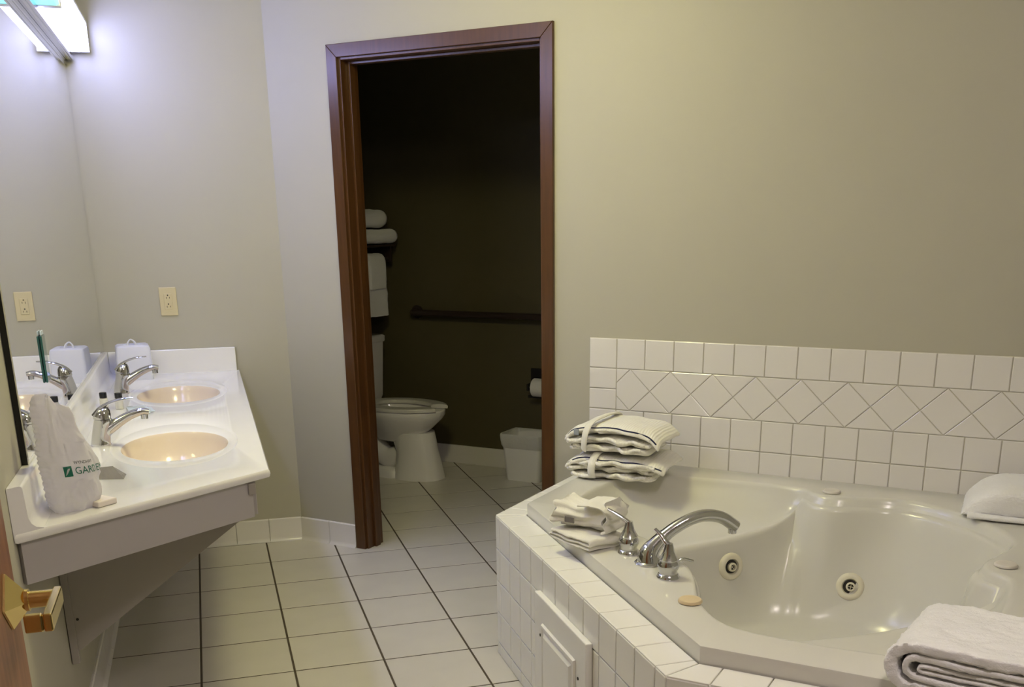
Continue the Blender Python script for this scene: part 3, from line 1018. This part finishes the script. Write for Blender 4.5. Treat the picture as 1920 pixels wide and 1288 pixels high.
# ------------------------------------------------------------------ tub faucet
tf = thing('tub_faucet', 'chrome roman tub faucet with arched spout and two handles', 'faucet', (1.238, -2.030, ZT), 0.0)
sp = mk('spout', *tube(spline([(0.0, 0, 0.004), (0.0, 0, 0.028), (0.018, 0, 0.052), (0.060, 0, 0.086), (0.115, 0, 0.113), (0.165, 0, 0.121), (0.215, 0, 0.110), (0.258, 0, 0.080)], 32),
                       [0.036 - 0.018 * min(1, k / 13) for k in range(33)], 22, flat=[0.96] * 33), 'chrome', tf, 40)
mk('spout_foot', *lathe([(0.040, 0), (0.041, 0.003), (0.037, 0.007), (0.034, 0.009)], 32), 'chrome', tf, 40)
mk('outlet_ring', *lathe([(0.012, -0.010), (0.012, 0.006)], 18, 0.249, 0, 0.072), 'chrome', sp, 40)
def tub_handle(x, y, ang, ll=1.0):
    hd = mk('handle', *lathe([(0.030, 0), (0.031, 0.003), (0.028, 0.010), (0.024, 0.013), (0.024, 0.020), (0.029, 0.030), (0.029, 0.040), (0.024, 0.048), (0.026, 0.052), (0.021, 0.060), (0.015, 0.072), (0.012, 0.086), (0.010, 0.094)], 28, x, y, 0), 'chrome', tf, 40)
    c, s = math.cos(ang), math.sin(ang)
    path = [(x - c * 0.004, y - s * 0.004, 0.086), (x + c * 0.012, y + s * 0.012, 0.098), (x + c * 0.035 * ll, y + s * 0.035 * ll, 0.112), (x + c * 0.062 * ll, y + s * 0.062 * ll, 0.126)]
    mk('lever', *tube(spline(path, 12), [0.010 - 0.004 * k / 12 for k in range(13)], 12, flat=0.7), 'chrome', hd, 40)
tub_handle(-0.020, 0.100, 2.6)
tub_handle(0.000, -0.125, 2.2, 0.7)
mk('drain_lever', *tube(spline([(0.055, -0.045, 0.004), (0.075, -0.050, 0.020), (0.105, -0.055, 0.012)], 8), 0.007, 10, flat=0.6), 'chrome', tf, 40)

# ------------------------------------------------------------------ cloth helpers
def fold_mesh(path, thick, y0, y1, ny=16, seed=0.0, amp=0.004, sc=18, yoff=None, puff=0.0, zfun=None):
    """a thick cloth whose centre line is path (x,z), swept from y0 to y1"""
    n = len(path)
    nr = []
    for i in range(n):
        a, b = Vector(path[max(i - 1, 0)]), Vector(path[min(i + 1, n - 1)])
        t = (b - a).normalized()
        nr.append(Vector((-t.y, t.x)))
    rings = []
    for j in range(ny + 1):
        v = j / ny
        e = min(v, 1 - v) * (y1 - y0) / (0.55 * thick)
        sh = 1.0 if e >= 1 else 0.45 + 0.55 * math.sqrt(1 - (1 - e) ** 2)
        th = thick * (0.5 if not puff else 0.5 * (sh if puff else 1))
        A, Bq = [], []
        for i in range(n):
            ins = (0.35 * thick * (1 - sh)) if puff else 0
            yy = y0 + ins + (y1 - y0 - 2 * ins) * v + (yoff(i / (n - 1), v) if yoff else 0)
            c = Vector(path[i])
            dz = zfun(c.x, yy) if zfun else 0.0
            for lst, sg in ((A, 1), (Bq, -1)):
                q = c + nr[i] * th * sg
                p = Vector((q.x, yy, q.y + dz))
                d = noise.noise_vector(p * sc + Vector((seed, -seed, seed * 2)))
                d2_ = noise.noise_vector(p * sc * 3.1 + Vector((seed * 3, seed, 1)))
                lst.append(p + d * amp + d2_ * amp * 0.4)
        rings.append(A + Bq[::-1])
    V, F = loft(rings, False, False)
    m = 2 * n
    for j in (0, ny):
        for i in range(n - 1):
            F.append((j * m + i, j * m + i + 1, j * m + m - 2 - i, j * m + m - 1 - i))
    return V, F

def dense(pts, step=0.008):
    out = []
    for a, b in zip(pts, pts[1:]):
        L = math.hypot(b[0] - a[0], b[1] - a[1])
        k = max(1, int(L / step))
        out += [(a[0] + (b[0] - a[0]) * i / k, a[1] + (b[1] - a[1]) * i / k) for i in range(k)]
    return out + [pts[-1]]

def serp(xl, xr, zs, start_right=True, n=7):
    """serpentine centre line through heights zs"""
    pts = []
    right = start_right
    for i, z in enumerate(zs):
        a, b = (xr, xl) if right else (xl, xr)
        if isinstance(a, (list, tuple)):
            pass
        pts += [(a, z), (b, z)]
        if i + 1 < len(zs):
            r = (zs[i + 1] - z) / 2
            for k in range(1, n):
                an = -PI / 2 + PI * k / n
                sx = -1 if right else 1
                pts.append((b + sx * r * math.cos(an), z + r + r * math.sin(an)))
        right = not right
    return dense(pts)

def ushape(xl, xr, z0, z1, n=9):
    r = (z1 - z0) / 2
    pts = [(xr, z0), (xl + r, z0)]
    for k in range(1, n):
        an = -PI / 2 - PI * k / n
        pts.append((xl + r + r * math.cos(an), z0 + r + r * math.sin(an)))
    pts += [(xl + r, z1), (xr, z1)]
    return dense(pts)

# folded terry towel on the front rim of the tub
pos = D(S_CORNER - 0.330, -1.690, ZT + 0.002)
tw = thing('folded_towel', 'thick folded white terry towel on the near rim of the tub', 'towel', pos, THD - 0.13, 'white towels on the tub rim')
def pile(vf, amp, sc):
    v, f = vf
    out = []
    for p in v:
        q = Vector(p)
        out.append(tuple(q + noise.noise_vector(q * sc) * amp + noise.noise_vector(q * sc * 2.3 + Vector((5, 1, 2))) * amp * 0.6))
    return out, f
def terry_fold(*a, **k):
    return pile(fold_mesh(*a, **k), 0.0024, 190)
fine = lambda pts: dense(pts, 0.0045)
mk('outer_fold', *terry_fold(fine(ushape(0.0, 0.28, 0.013, 0.098)), 0.023, 0.0, 0.275, 74, 1.0, 0.005, 22, puff=1), 'terry', tw, 80)
mk('inner_fold', *pile(fold_mesh(fine(ushape(0.030, 0.28, 0.034, 0.077)), 0.013, 0.003, 0.27, 70, 4.0, 0.003, 18, puff=1), 0.0012, 190), 'terry', tw, 80)
mk('core_fold', *pile(fold_mesh(fine(ushape(0.056, 0.28, 0.050, 0.062)), 0.008, 0.006, 0.26, 60, 6.0, 0.002, 18, puff=1), 0.0010, 190), 'terry', tw, 80)
# towel in the back corner
pos = D(S_CORNER - 0.335, -0.33, ZT + 0.001)
t2 = thing('folded_towel', 'puffy folded white towel in the back corner of the tub deck', 'towel', pos, THD + 0.05, 'white towels on the tub rim')
rings = []
for j in range(81):
    v = j / 80
    k = math.sin(PI * min(1, max(0.0, v * 2.6)) / 2) ** 0.6 if v < 0.385 else 1.0
    k = max(k, 0.06)
    hh = 0.004 + 0.108 * k * (1 - 0.12 * v)
    ring = []
    for i in range(150):
        a = 2 * PI * i / 150
        cy, cz = math.cos(a), math.sin(a)
        y = 0.14 + 0.14 * math.copysign(abs(cy) ** 0.55, cy) * (0.72 + 0.28 * k)
        z = hh * 0.5 + hh * 0.5 * math.copysign(abs(cz) ** 0.6, cz)
        ring.append((v * 0.325, y, z))
    rings.append(ring)
V, F = loft(rings)
mk('towel_body', *pile(([tuple(Vector(p) + noise.noise_vector(Vector(p) * 16) * 0.006) if p[2] > 0.012 else p for p in V], F), 0.0020, 190), 'terry', t2, 80)
mk('fold_edge', *fold_mesh(dense([(0.02, 0.012), (0.315, 0.010)]), 0.016, -0.014, 0.06, 6, 2.0, 0.002, 20, puff=1), 'terry', t2, 80)

# robes
def robe(label, s, m, z, rz, sx, H, dome, seed):
    t = thing('folded_robe', label, 'robe', D(s, -m, z), THD + rz, 'folded robes on the tub rim')
    # three soft rolls of folded cloth, each pushed out a little differently towards the camera
    n = 3
    hh = H / n
    for k in range(n):
        zc = hh * (k + 0.5)
        x0 = -sx + 0.012 * math.sin(seed + k * 2.1)
        x1 = sx - 0.020 + 0.022 * math.sin(seed * 1.3 + k * 1.7)
        yf = -0.100 + 0.014 * math.sin(seed * 2 + k * 2.4)
        r = hh * 0.5
        rings = []
        NX = 46
        for j in range(NX + 1):
            v = j / NX
            x = x0 + (x1 - x0) * v
            e = min(1.0, min(v, 1 - v) * (x1 - x0) / (r * 0.9))
            q = 0.25 + 0.75 * math.sqrt(max(0.0, 1 - (1 - e) ** 2))
            sag = dome * (0.5 - 0.9 * (x / sx) ** 2) * (k + 1) / n
            wob = 0.010 * math.sin(x * 42 + seed + k * 2) + 0.006 * math.sin(x * 95 + k)
            ring = []
            for i in range(36):
                a = 2 * PI * i / 36
                c, si = math.cos(a), math.sin(a)
                y = 0.5 * (yf + wob + 0.105) + 0.5 * (0.105 - yf - wob) * math.copysign(abs(c) ** 0.45, c) * (0.90 + 0.10 * q)
                zz = zc + sag + r * q * math.copysign(abs(si) ** 0.75, si) * 1.02
                p = Vector((x, y, zz))
                d = noise.noise_vector(p * 17 + Vector((seed, k, 0))) * 0.008
                if zz < 0.010:
                    d.z = max(d.z, 0)
                ring.append(p + d)
            rings.append(ring)
        mk('fold', *loft(rings), 'waffle', t, 80)
        # the turned hem of this fold
        hem = [rings[j][18] + Vector((0, -0.003, 0.006 + 0.004 * math.sin(j * 0.5 + k))) for j in range(3, NX - 2)]
        mk('hem', *tube(hem, 0.0065, 8), 'waffle', t, 80)
    # the collar panel wrapped over the top
    sh = []
    for j in range(33):
        v = j / 32
        x = -sx * 1.03 + 2.09 * sx * v
        row = []
        for k in range(17):
            q = k / 16
            y = 0.112 - 0.222 * q
            zz = H + 0.008 + dome * (0.5 - 0.9 * (x / sx) ** 2)
            dr = max(0, q - 0.78) / 0.22
            drop = (0.55 if v < 0.3 else 0.55 + 0.5 * (v - 0.3)) * hh
            zz -= dr ** 1.8 * drop
            zz -= 0.9 * hh * (max(0, v - 0.86) / 0.14) ** 1.7 + 1.1 * hh * (max(0, 0.14 - v) / 0.14) ** 1.7
            p = Vector((x, y + 0.005 * math.sin(j * 0.7 + seed), zz))
            row.append(p + noise.noise_vector(Vector((x * 15, y * 15, seed))) * 0.007)
        sh.append(row)
    V = [p for r_ in sh for p in r_]
    F = [(j * 17 + k, j * 17 + k + 1, (j + 1) * 17 + k + 1, (j + 1) * 17 + k) for j in range(32) for k in range(16)]
    pan = mk('collar', V, F, 'waffle', t, 80)
    so = pan.modifiers.new('solid', 'SOLIDIFY')
    so.thickness = 0.012
    so.offset = 0
    ss = pan.modifiers.new('sub', 'SUBSURF')
    ss.levels = ss.render_levels = 1
    mk('piping', *tube([r_[15] + Vector((0, -0.006, 0.003)) for r_ in sh[1:-1]], 0.0030, 8), 'navy', t, 60)
    xb = -0.070
    Ht = H + 0.017 + dome * 0.45
    prof = [(0.122, 0.01), (0.124, Ht * 0.55), (0.114, Ht - 0.004), (0.06, Ht + 0.008), (-0.04, Ht + 0.008), (-0.098, Ht + 0.0), (-0.128, Ht * 0.74), (-0.130, Ht * 0.4), (-0.118, 0.012)]
    pts = [(xb + 0.05 * (0.5 - k / 40.0) * (1 if dome > 0.01 else 0.2), y, zz) for k, (y, zz) in enumerate(spline(prof, 40))]
    mk('belt', *tube(pts, 0.015, 12, flat=0.38, up=(0, 1, 0)), 'cotton', t, 60)
    if dome > 0.01:
        mk('size_tag', *bbox(-0.135, -0.115, -0.119, -0.114, H * 0.80, H * 0.80 + 0.022, 0.002), 'grey_tag', t)
    return t
robe('lower folded cream waffle robe with navy piping on the tub rim', 1.735, 0.245, ZT + 0.001, 0.04, 0.180, 0.068, 0.004, 3.0)
robe('upper folded cream waffle robe tied with a belt, on top of another', 1.725, 0.245, ZT + 0.096, 0.0, 0.176, 0.080, 0.026, 8.0)

# wash cloths by the tub faucet
c1 = thing('washcloth', 'flat folded cream washcloth under the gathered one by the tub faucet', 'washcloth', D(1.955, -1.040, ZT + 0.002), THD - 0.45, 'washcloths by the tub faucet')
mk('folds', *fold_mesh(serp(-0.085, 0.085, [0.006, 0.017, 0.028], True), 0.010, -0.075, 0.065, 14, 5.0, 0.004, 20, puff=1), 'cotton', c1, 80)
c2 = thing('washcloth', 'gathered fan-pleated cream washcloth beside the tub faucet', 'washcloth', D(1.945, -1.010, ZT + 0.038), THD - 0.15, 'washcloths by the tub faucet')
rings = []
for j in range(31):
    u = j / 30
    x = -0.085 + 0.17 * u
    wdt = 0.062 * (1 - 0.30 * math.sin(PI * u)) + 0.012 * (1 - u)
    hgt = 0.040 * (1 - 0.25 * math.sin(PI * u)) + 0.010 * u
    pl = 0.30 * (1 - u) ** 0.8 + 0.10
    ring = []
    for i in range(64):
        a = 2 * PI * i / 64
        k = 1 + pl * 0.5 * math.sin(9 * a + 0.8 * math.sin(3 * u * PI)) * (0.5 + 0.5 * abs(math.cos(a * 0.5)))
        z = hgt + hgt * k * math.sin(a)
        ring.append((x + 0.010 * math.sin(5 * a) * (1 if j in (0, 30) else 0.5), wdt * k * math.cos(a), max(0.002, z)))
    rings.append(ring)
V, F = loft(rings)
mk('gather', [tuple(Vector(p) + noise.noise_vector(Vector(p) * 30) * 0.003) for p in V], F, 'cotton', c2, 80)
mk('folded_edge', *fold_mesh(dense(spline([(0.080, 0.006), (0.096, 0.012), (0.088, 0.030), (0.100, 0.050), (0.086, 0.074), (0.05, 0.082), (0.0, 0.078)], 24)), 0.008, -0.070, 0.05, 10, 7.0, 0.003, 20, puff=1), 'cotton', c2, 80)
mk('tag', *bbox(-0.045, -0.012, -0.068, -0.064, 0.022, 0.040, 0.001), 'foil', c2)

# ------------------------------------------------------------------ toilet room
TN = 1.275
toilet = thing('toilet', 'white floor-mounted toilet with open seat in the dark side room', 'toilet', D(-0.745, TN), THD)
def egg(xb, xf, xc, hw, z, n=40, pw=1.0):
    pts = []
    for i in range(n):
        a = 2 * PI * i / n
        c, s = math.cos(a), math.sin(a)
        x = xc + (xf - xc) * math.copysign(abs(c) ** pw, c) if c >= 0 else xc - (xc - xb) * abs(c) ** pw
        pts.append((x, hw * math.copysign(abs(s) ** pw, s), z))
    return pts
mk('bowl', *loft([egg(0.30, 0.60, 0.47, 0.085, 0.215), egg(0.27, 0.63, 0.47, 0.115, 0.26), egg(0.25, 0.685, 0.47, 0.150, 0.305), egg(0.235, 0.735, 0.47, 0.176, 0.35), egg(0.23, 0.750, 0.47, 0.184, 0.375), egg(0.23, 0.752, 0.47, 0.185, 0.395), egg(0.235, 0.745, 0.47, 0.180, 0.402),
                  egg(0.29, 0.69, 0.48, 0.125, 0.402), egg(0.30, 0.67, 0.48, 0.115, 0.36), egg(0.36, 0.60, 0.48, 0.07, 0.28)]), 'porcelain', toilet, 45)
mk('pedestal', *loft([egg(0.44, 0.735, 0.55, 0.122, 0.0, pw=0.8), egg(0.44, 0.733, 0.55, 0.120, 0.012, pw=0.8), egg(0.445, 0.718, 0.55, 0.108, 0.08, pw=0.8), egg(0.45, 0.700, 0.55, 0.098, 0.16, pw=0.85), egg(0.42, 0.690, 0.54, 0.100, 0.225, pw=0.9), egg(0.38, 0.68, 0.53, 0.11, 0.27)]), 'porcelain', toilet, 50)
mk('foot', *loft([rrect(0.185, 0.112, 0.05, 0.0, cx=0.30), rrect(0.183, 0.110, 0.05, 0.035, cx=0.30), rrect(0.175, 0.098, 0.05, 0.05, cx=0.30)]), 'porcelain', toilet, 50)
mk('trapway', *tube(spline([(0.47, 0, 0.12), (0.36, 0, 0.10), (0.27, 0, 0.18), (0.21, 0, 0.28), (0.15, 0, 0.18), (0.16, 0, 0.06)], 26), 0.062, 20, flat=1.0, up=(0, 1, 0)), 'porcelain', toilet, 50)
mk('neck', *bbox(0.10, 0.34, -0.11, 0.11, 0.27, 0.400, 0.03, 4), 'porcelain', toilet, 45)
for s in (-1, 1):
    mk('bolt_cap', *lathe([(0.014, 0), (0.014, 0.008), (0.009, 0.016), (0.002, 0.018)], 18, 0.32, s * 0.098, 0.046), 'porcelain', toilet, 50)
# open-front seat
A_, B_ = [], []
secs = []
for i in range(57):
    a = math.radians(20 + 320 * i / 56)
    c, s = math.cos(a), math.sin(a)
    def pt(xb, xf, hw):
        return (0.47 + ((xf - 0.47) * c if c >= 0 else (0.47 - xb) * c), hw * s)
    o_, i_ = pt(0.215, 0.765, 0.19), pt(0.31, 0.665, 0.112)
    sec = []
    for k, zz in ((0.0, 0.404), (1.0, 0.404), (1.02, 0.415), (0.96, 0.424), (0.5, 0.428), (0.06, 0.424), (-0.02, 0.415)):
        sec.append((i_[0] + (o_[0] - i_[0]) * k, i_[1] + (o_[1] - i_[1]) * k, zz))
    secs.append(sec)
mk('seat', *loft(secs), 'seat_plastic', toilet, 45)
mk('seat_hinge', *bbox(0.205, 0.235, -0.09, 0.09, 0.403, 0.432, 0.006), 'seat_plastic', toilet)
tk = mk('tank', *loft([rrect(0.088, 0.205, 0.03, 0.401, cx=0.115), rrect(0.096, 0.215, 0.03, 0.43, cx=0.115), rrect(0.103, 0.232, 0.03, 0.745, cx=0.115)]), 'porcelain', toilet, 45)
mk('tank_lid', *loft([rrect(0.108, 0.240, 0.03, 0.7455, cx=0.115), rrect(0.110, 0.243, 0.03, 0.752, cx=0.115), rrect(0.110, 0.243, 0.03, 0.778, cx=0.115), rrect(0.100, 0.232, 0.03, 0.786, cx=0.115)]), 'porcelain', tk, 45)
mk('supply_line', *tube(spline([(0.02, -0.20, 0.18), (0.08, -0.20, 0.15), (0.13, -0.19, 0.26), (0.13, -0.18, 0.40)], 16), 0.006, 8), 'supply_dark', toilet, 50)

bar = thing('grab_bar', 'dark horizontal grab bar on the toilet room back wall', 'grab bar', D(-0.43, NB, 0.905), THD)
mk('rail', *tube([(0.03, -0.055, 0), (1.05, -0.055, 0)], 0.019, 16), 'grab_dark', bar, 40)
for x in (0.03, 1.05):
    mk('flange', *tube([(x, -0.004, 0), (x, 0.0, 0)], 0.04, 20), 'grab_dark', bar, 40)
    mk('post', *tube([(x, -0.055, 0), (x, -0.004, 0)], 0.019, 16), 'grab_dark', bar, 40)
tp = thing('paper_holder', 'black toilet paper holder on the toilet room wall', 'paper holder', D(0.47, NB, 0.455), THD)
mk('back_plate', *bbox(-0.10, 0.10, -0.010, 0.0, -0.01, 0.155, 0.003), 'holder_dark', tp)
for x in (-0.085, 0.085):
    mk('arm', *bbox(x - 0.005, x + 0.005, -0.085, -0.0105, 0.035, 0.075, 0.003), 'holder_dark', tp)
mk('spindle', *tube([(-0.0795, -0.065, 0.055), (0.0795, -0.065, 0.055)], 0.009, 12), 'chrome', tp, 40)
mk('lower_bar', *tube([(-0.085, -0.070, 0.002), (0.085, -0.070, 0.002)], 0.008, 12), 'holder_dark', tp, 40)
rl = thing('toilet_roll', 'white toilet paper roll on the black holder', 'toilet paper', D(0.47, NB - 0.065, 0.510), THD)
ring_prof = [(0.018, -0.052), (0.05, -0.052), (0.052, -0.050), (0.052, 0.050), (0.05, 0.052), (0.018, 0.052), (0.018, -0.052)]
V, F = lathe(ring_prof, 30, cap0=False, cap1=False)
mk('roll', [(z, x, y) for x, y, z in V], F, 'paper', rl, 40)
can = thing('waste_bin', 'small white waste bin with plastic liner beside the door jamb', 'waste bin', D(0.435, 1.50), THD)
mk('bin_body', *loft([rrect(0.105, 0.075, 0.025, 0.0), rrect(0.107, 0.077, 0.025, 0.01), rrect(0.128, 0.096, 0.028, 0.262), rrect(0.124, 0.092, 0.026, 0.262), rrect(0.102, 0.072, 0.022, 0.012)]), 'can_plastic', can, 45)
LR = []
for k, (hx, hy, z) in enumerate(((0.121, 0.089, 0.19), (0.127, 0.094, 0.205), (0.131, 0.099, 0.235), (0.133, 0.101, 0.262), (0.131, 0.099, 0.272), (0.124, 0.091, 0.270), (0.119, 0.087, 0.22))):
    LR.append([tuple(Vector(p) + noise.noise_vector(Vector(p) * 40) * (0.004 if 0 < k < 6 else 0.003)) for p in rrect(hx + 0.003, hy + 0.003, 0.03, z + (0.015 if k == 0 else 0) * math.sin(0), n=10)])
mk('liner', *loft(LR, False, False), 'liner', can, 60)

rack = thing('towel_rack', 'dark wall shelf with towel rail above the toilet tank', 'towel rack', D(-0.748, 1.29, 1.300), THD)
mk('shelf_plate', *bbox(0.0, 0.27, -0.31, 0.31, -0.012, 0.0, 0.003), 'grab_dark', rack)
for y in (-0.30, 0.30):
    mk('bracket', *bbox(0.0, 0.24, y - 0.008, y + 0.008, -0.10, -0.0125, 0.003), 'grab_dark', rack)
mk('rail', *tube([(0.215, -0.292, -0.085), (0.215, 0.292, -0.085)], 0.009, 12), 'grab_dark', rack, 40)
for k, (lab, z, sc_) in enumerate((('folded white bath towel lying on the dark rack shelf', 1.3015, 1.0), ('folded white bath towel stacked on top of another on the rack', 1.390, 0.86))):
    t = thing('bath_towel', lab, 'towel', D(-0.735, 1.30, z), THD, 'bath towels on the toilet room rack')
    # fold faces the room (+x)
    V, F = fold_mesh(ushape(-0.275 * sc_, 0.0, 0.016, 0.072 + 0.02 * k), 0.022, -0.28 * sc_, 0.29 * sc_, 18, 11.0 + k, 0.005, 14, puff=1)
    mk('outer_fold', [(-x, y, zz) for x, y, zz in V], F, 'terry', t, 80)
    V, F = fold_mesh(ushape(-0.25 * sc_, 0.0, 0.032, 0.048), 0.012, -0.27 * sc_, 0.28 * sc_, 14, 13.0 + k, 0.004, 14, puff=1)
    mk('inner_fold', [(-x, y, zz) for x, y, zz in V], F, 'terry', t, 80)
ht = thing('hanging_towel', 'white hand towel folded over the rail under the rack', 'towel', D(-0.748 + 0.215, 1.30, 1.215), THD)
pth = [(0.020, -0.32), (0.020, -0.005)] + [(0.020 * math.cos(a), 0.020 * math.sin(a)) for a in (PI * k / 8 for k in range(1, 8))] + [(-0.020, -0.005), (-0.020, -0.27)]
mk('drape', *fold_mesh(dense(pth, 0.02), 0.012, -0.05, 0.235, 14, 17.0, 0.005, 14, puff=1), 'terry', ht, 80)
pth = [(0.033, -0.16), (0.033, -0.003)] + [(0.033 * math.cos(a), 0.033 * math.sin(a)) for a in (PI * k / 8 for k in range(1, 8))] + [(-0.033, -0.005), (-0.033, -0.14)]
mk('over_fold', *fold_mesh(dense(pth, 0.02), 0.010, 0.05, 0.215, 10, 19.0, 0.004, 14, puff=1), 'terry', ht, 80)

# ------------------------------------------------------------------ lamps
cl = thing('ceiling_lamp', 'round glass ceiling lamp over the bathroom floor', 'ceiling lamp', (0.62, -1.40, CEIL))
mk('lamp_pan', *lathe([(0.12, 0), (0.12, -0.03), (0.11, -0.035)], 32), 'chrome', cl, 40)
mk('globe', *lathe([(0.10, -0.036), (0.125, -0.06), (0.125, -0.09), (0.10, -0.125), (0.05, -0.145), (0.005, -0.15)], 24), 'ceiling_glow', cl, 60)
fill_lamp = thing('ceiling_lamp', 'added round ceiling fill lamp, out of view above the near end of the tub', 'ceiling lamp', (1.08, -3.55, CEIL))  # unseen lamp, added as fill to brighten the towels and tub
mk('lamp_pan', *lathe([(0.12, 0), (0.12, -0.03), (0.11, -0.035)], 32), 'chrome', fill_lamp, 40)
mk('globe', *lathe([(0.10, -0.036), (0.125, -0.06), (0.125, -0.09), (0.10, -0.125), (0.05, -0.145), (0.005, -0.15)], 24), 'fill_glow', fill_lamp, 60)
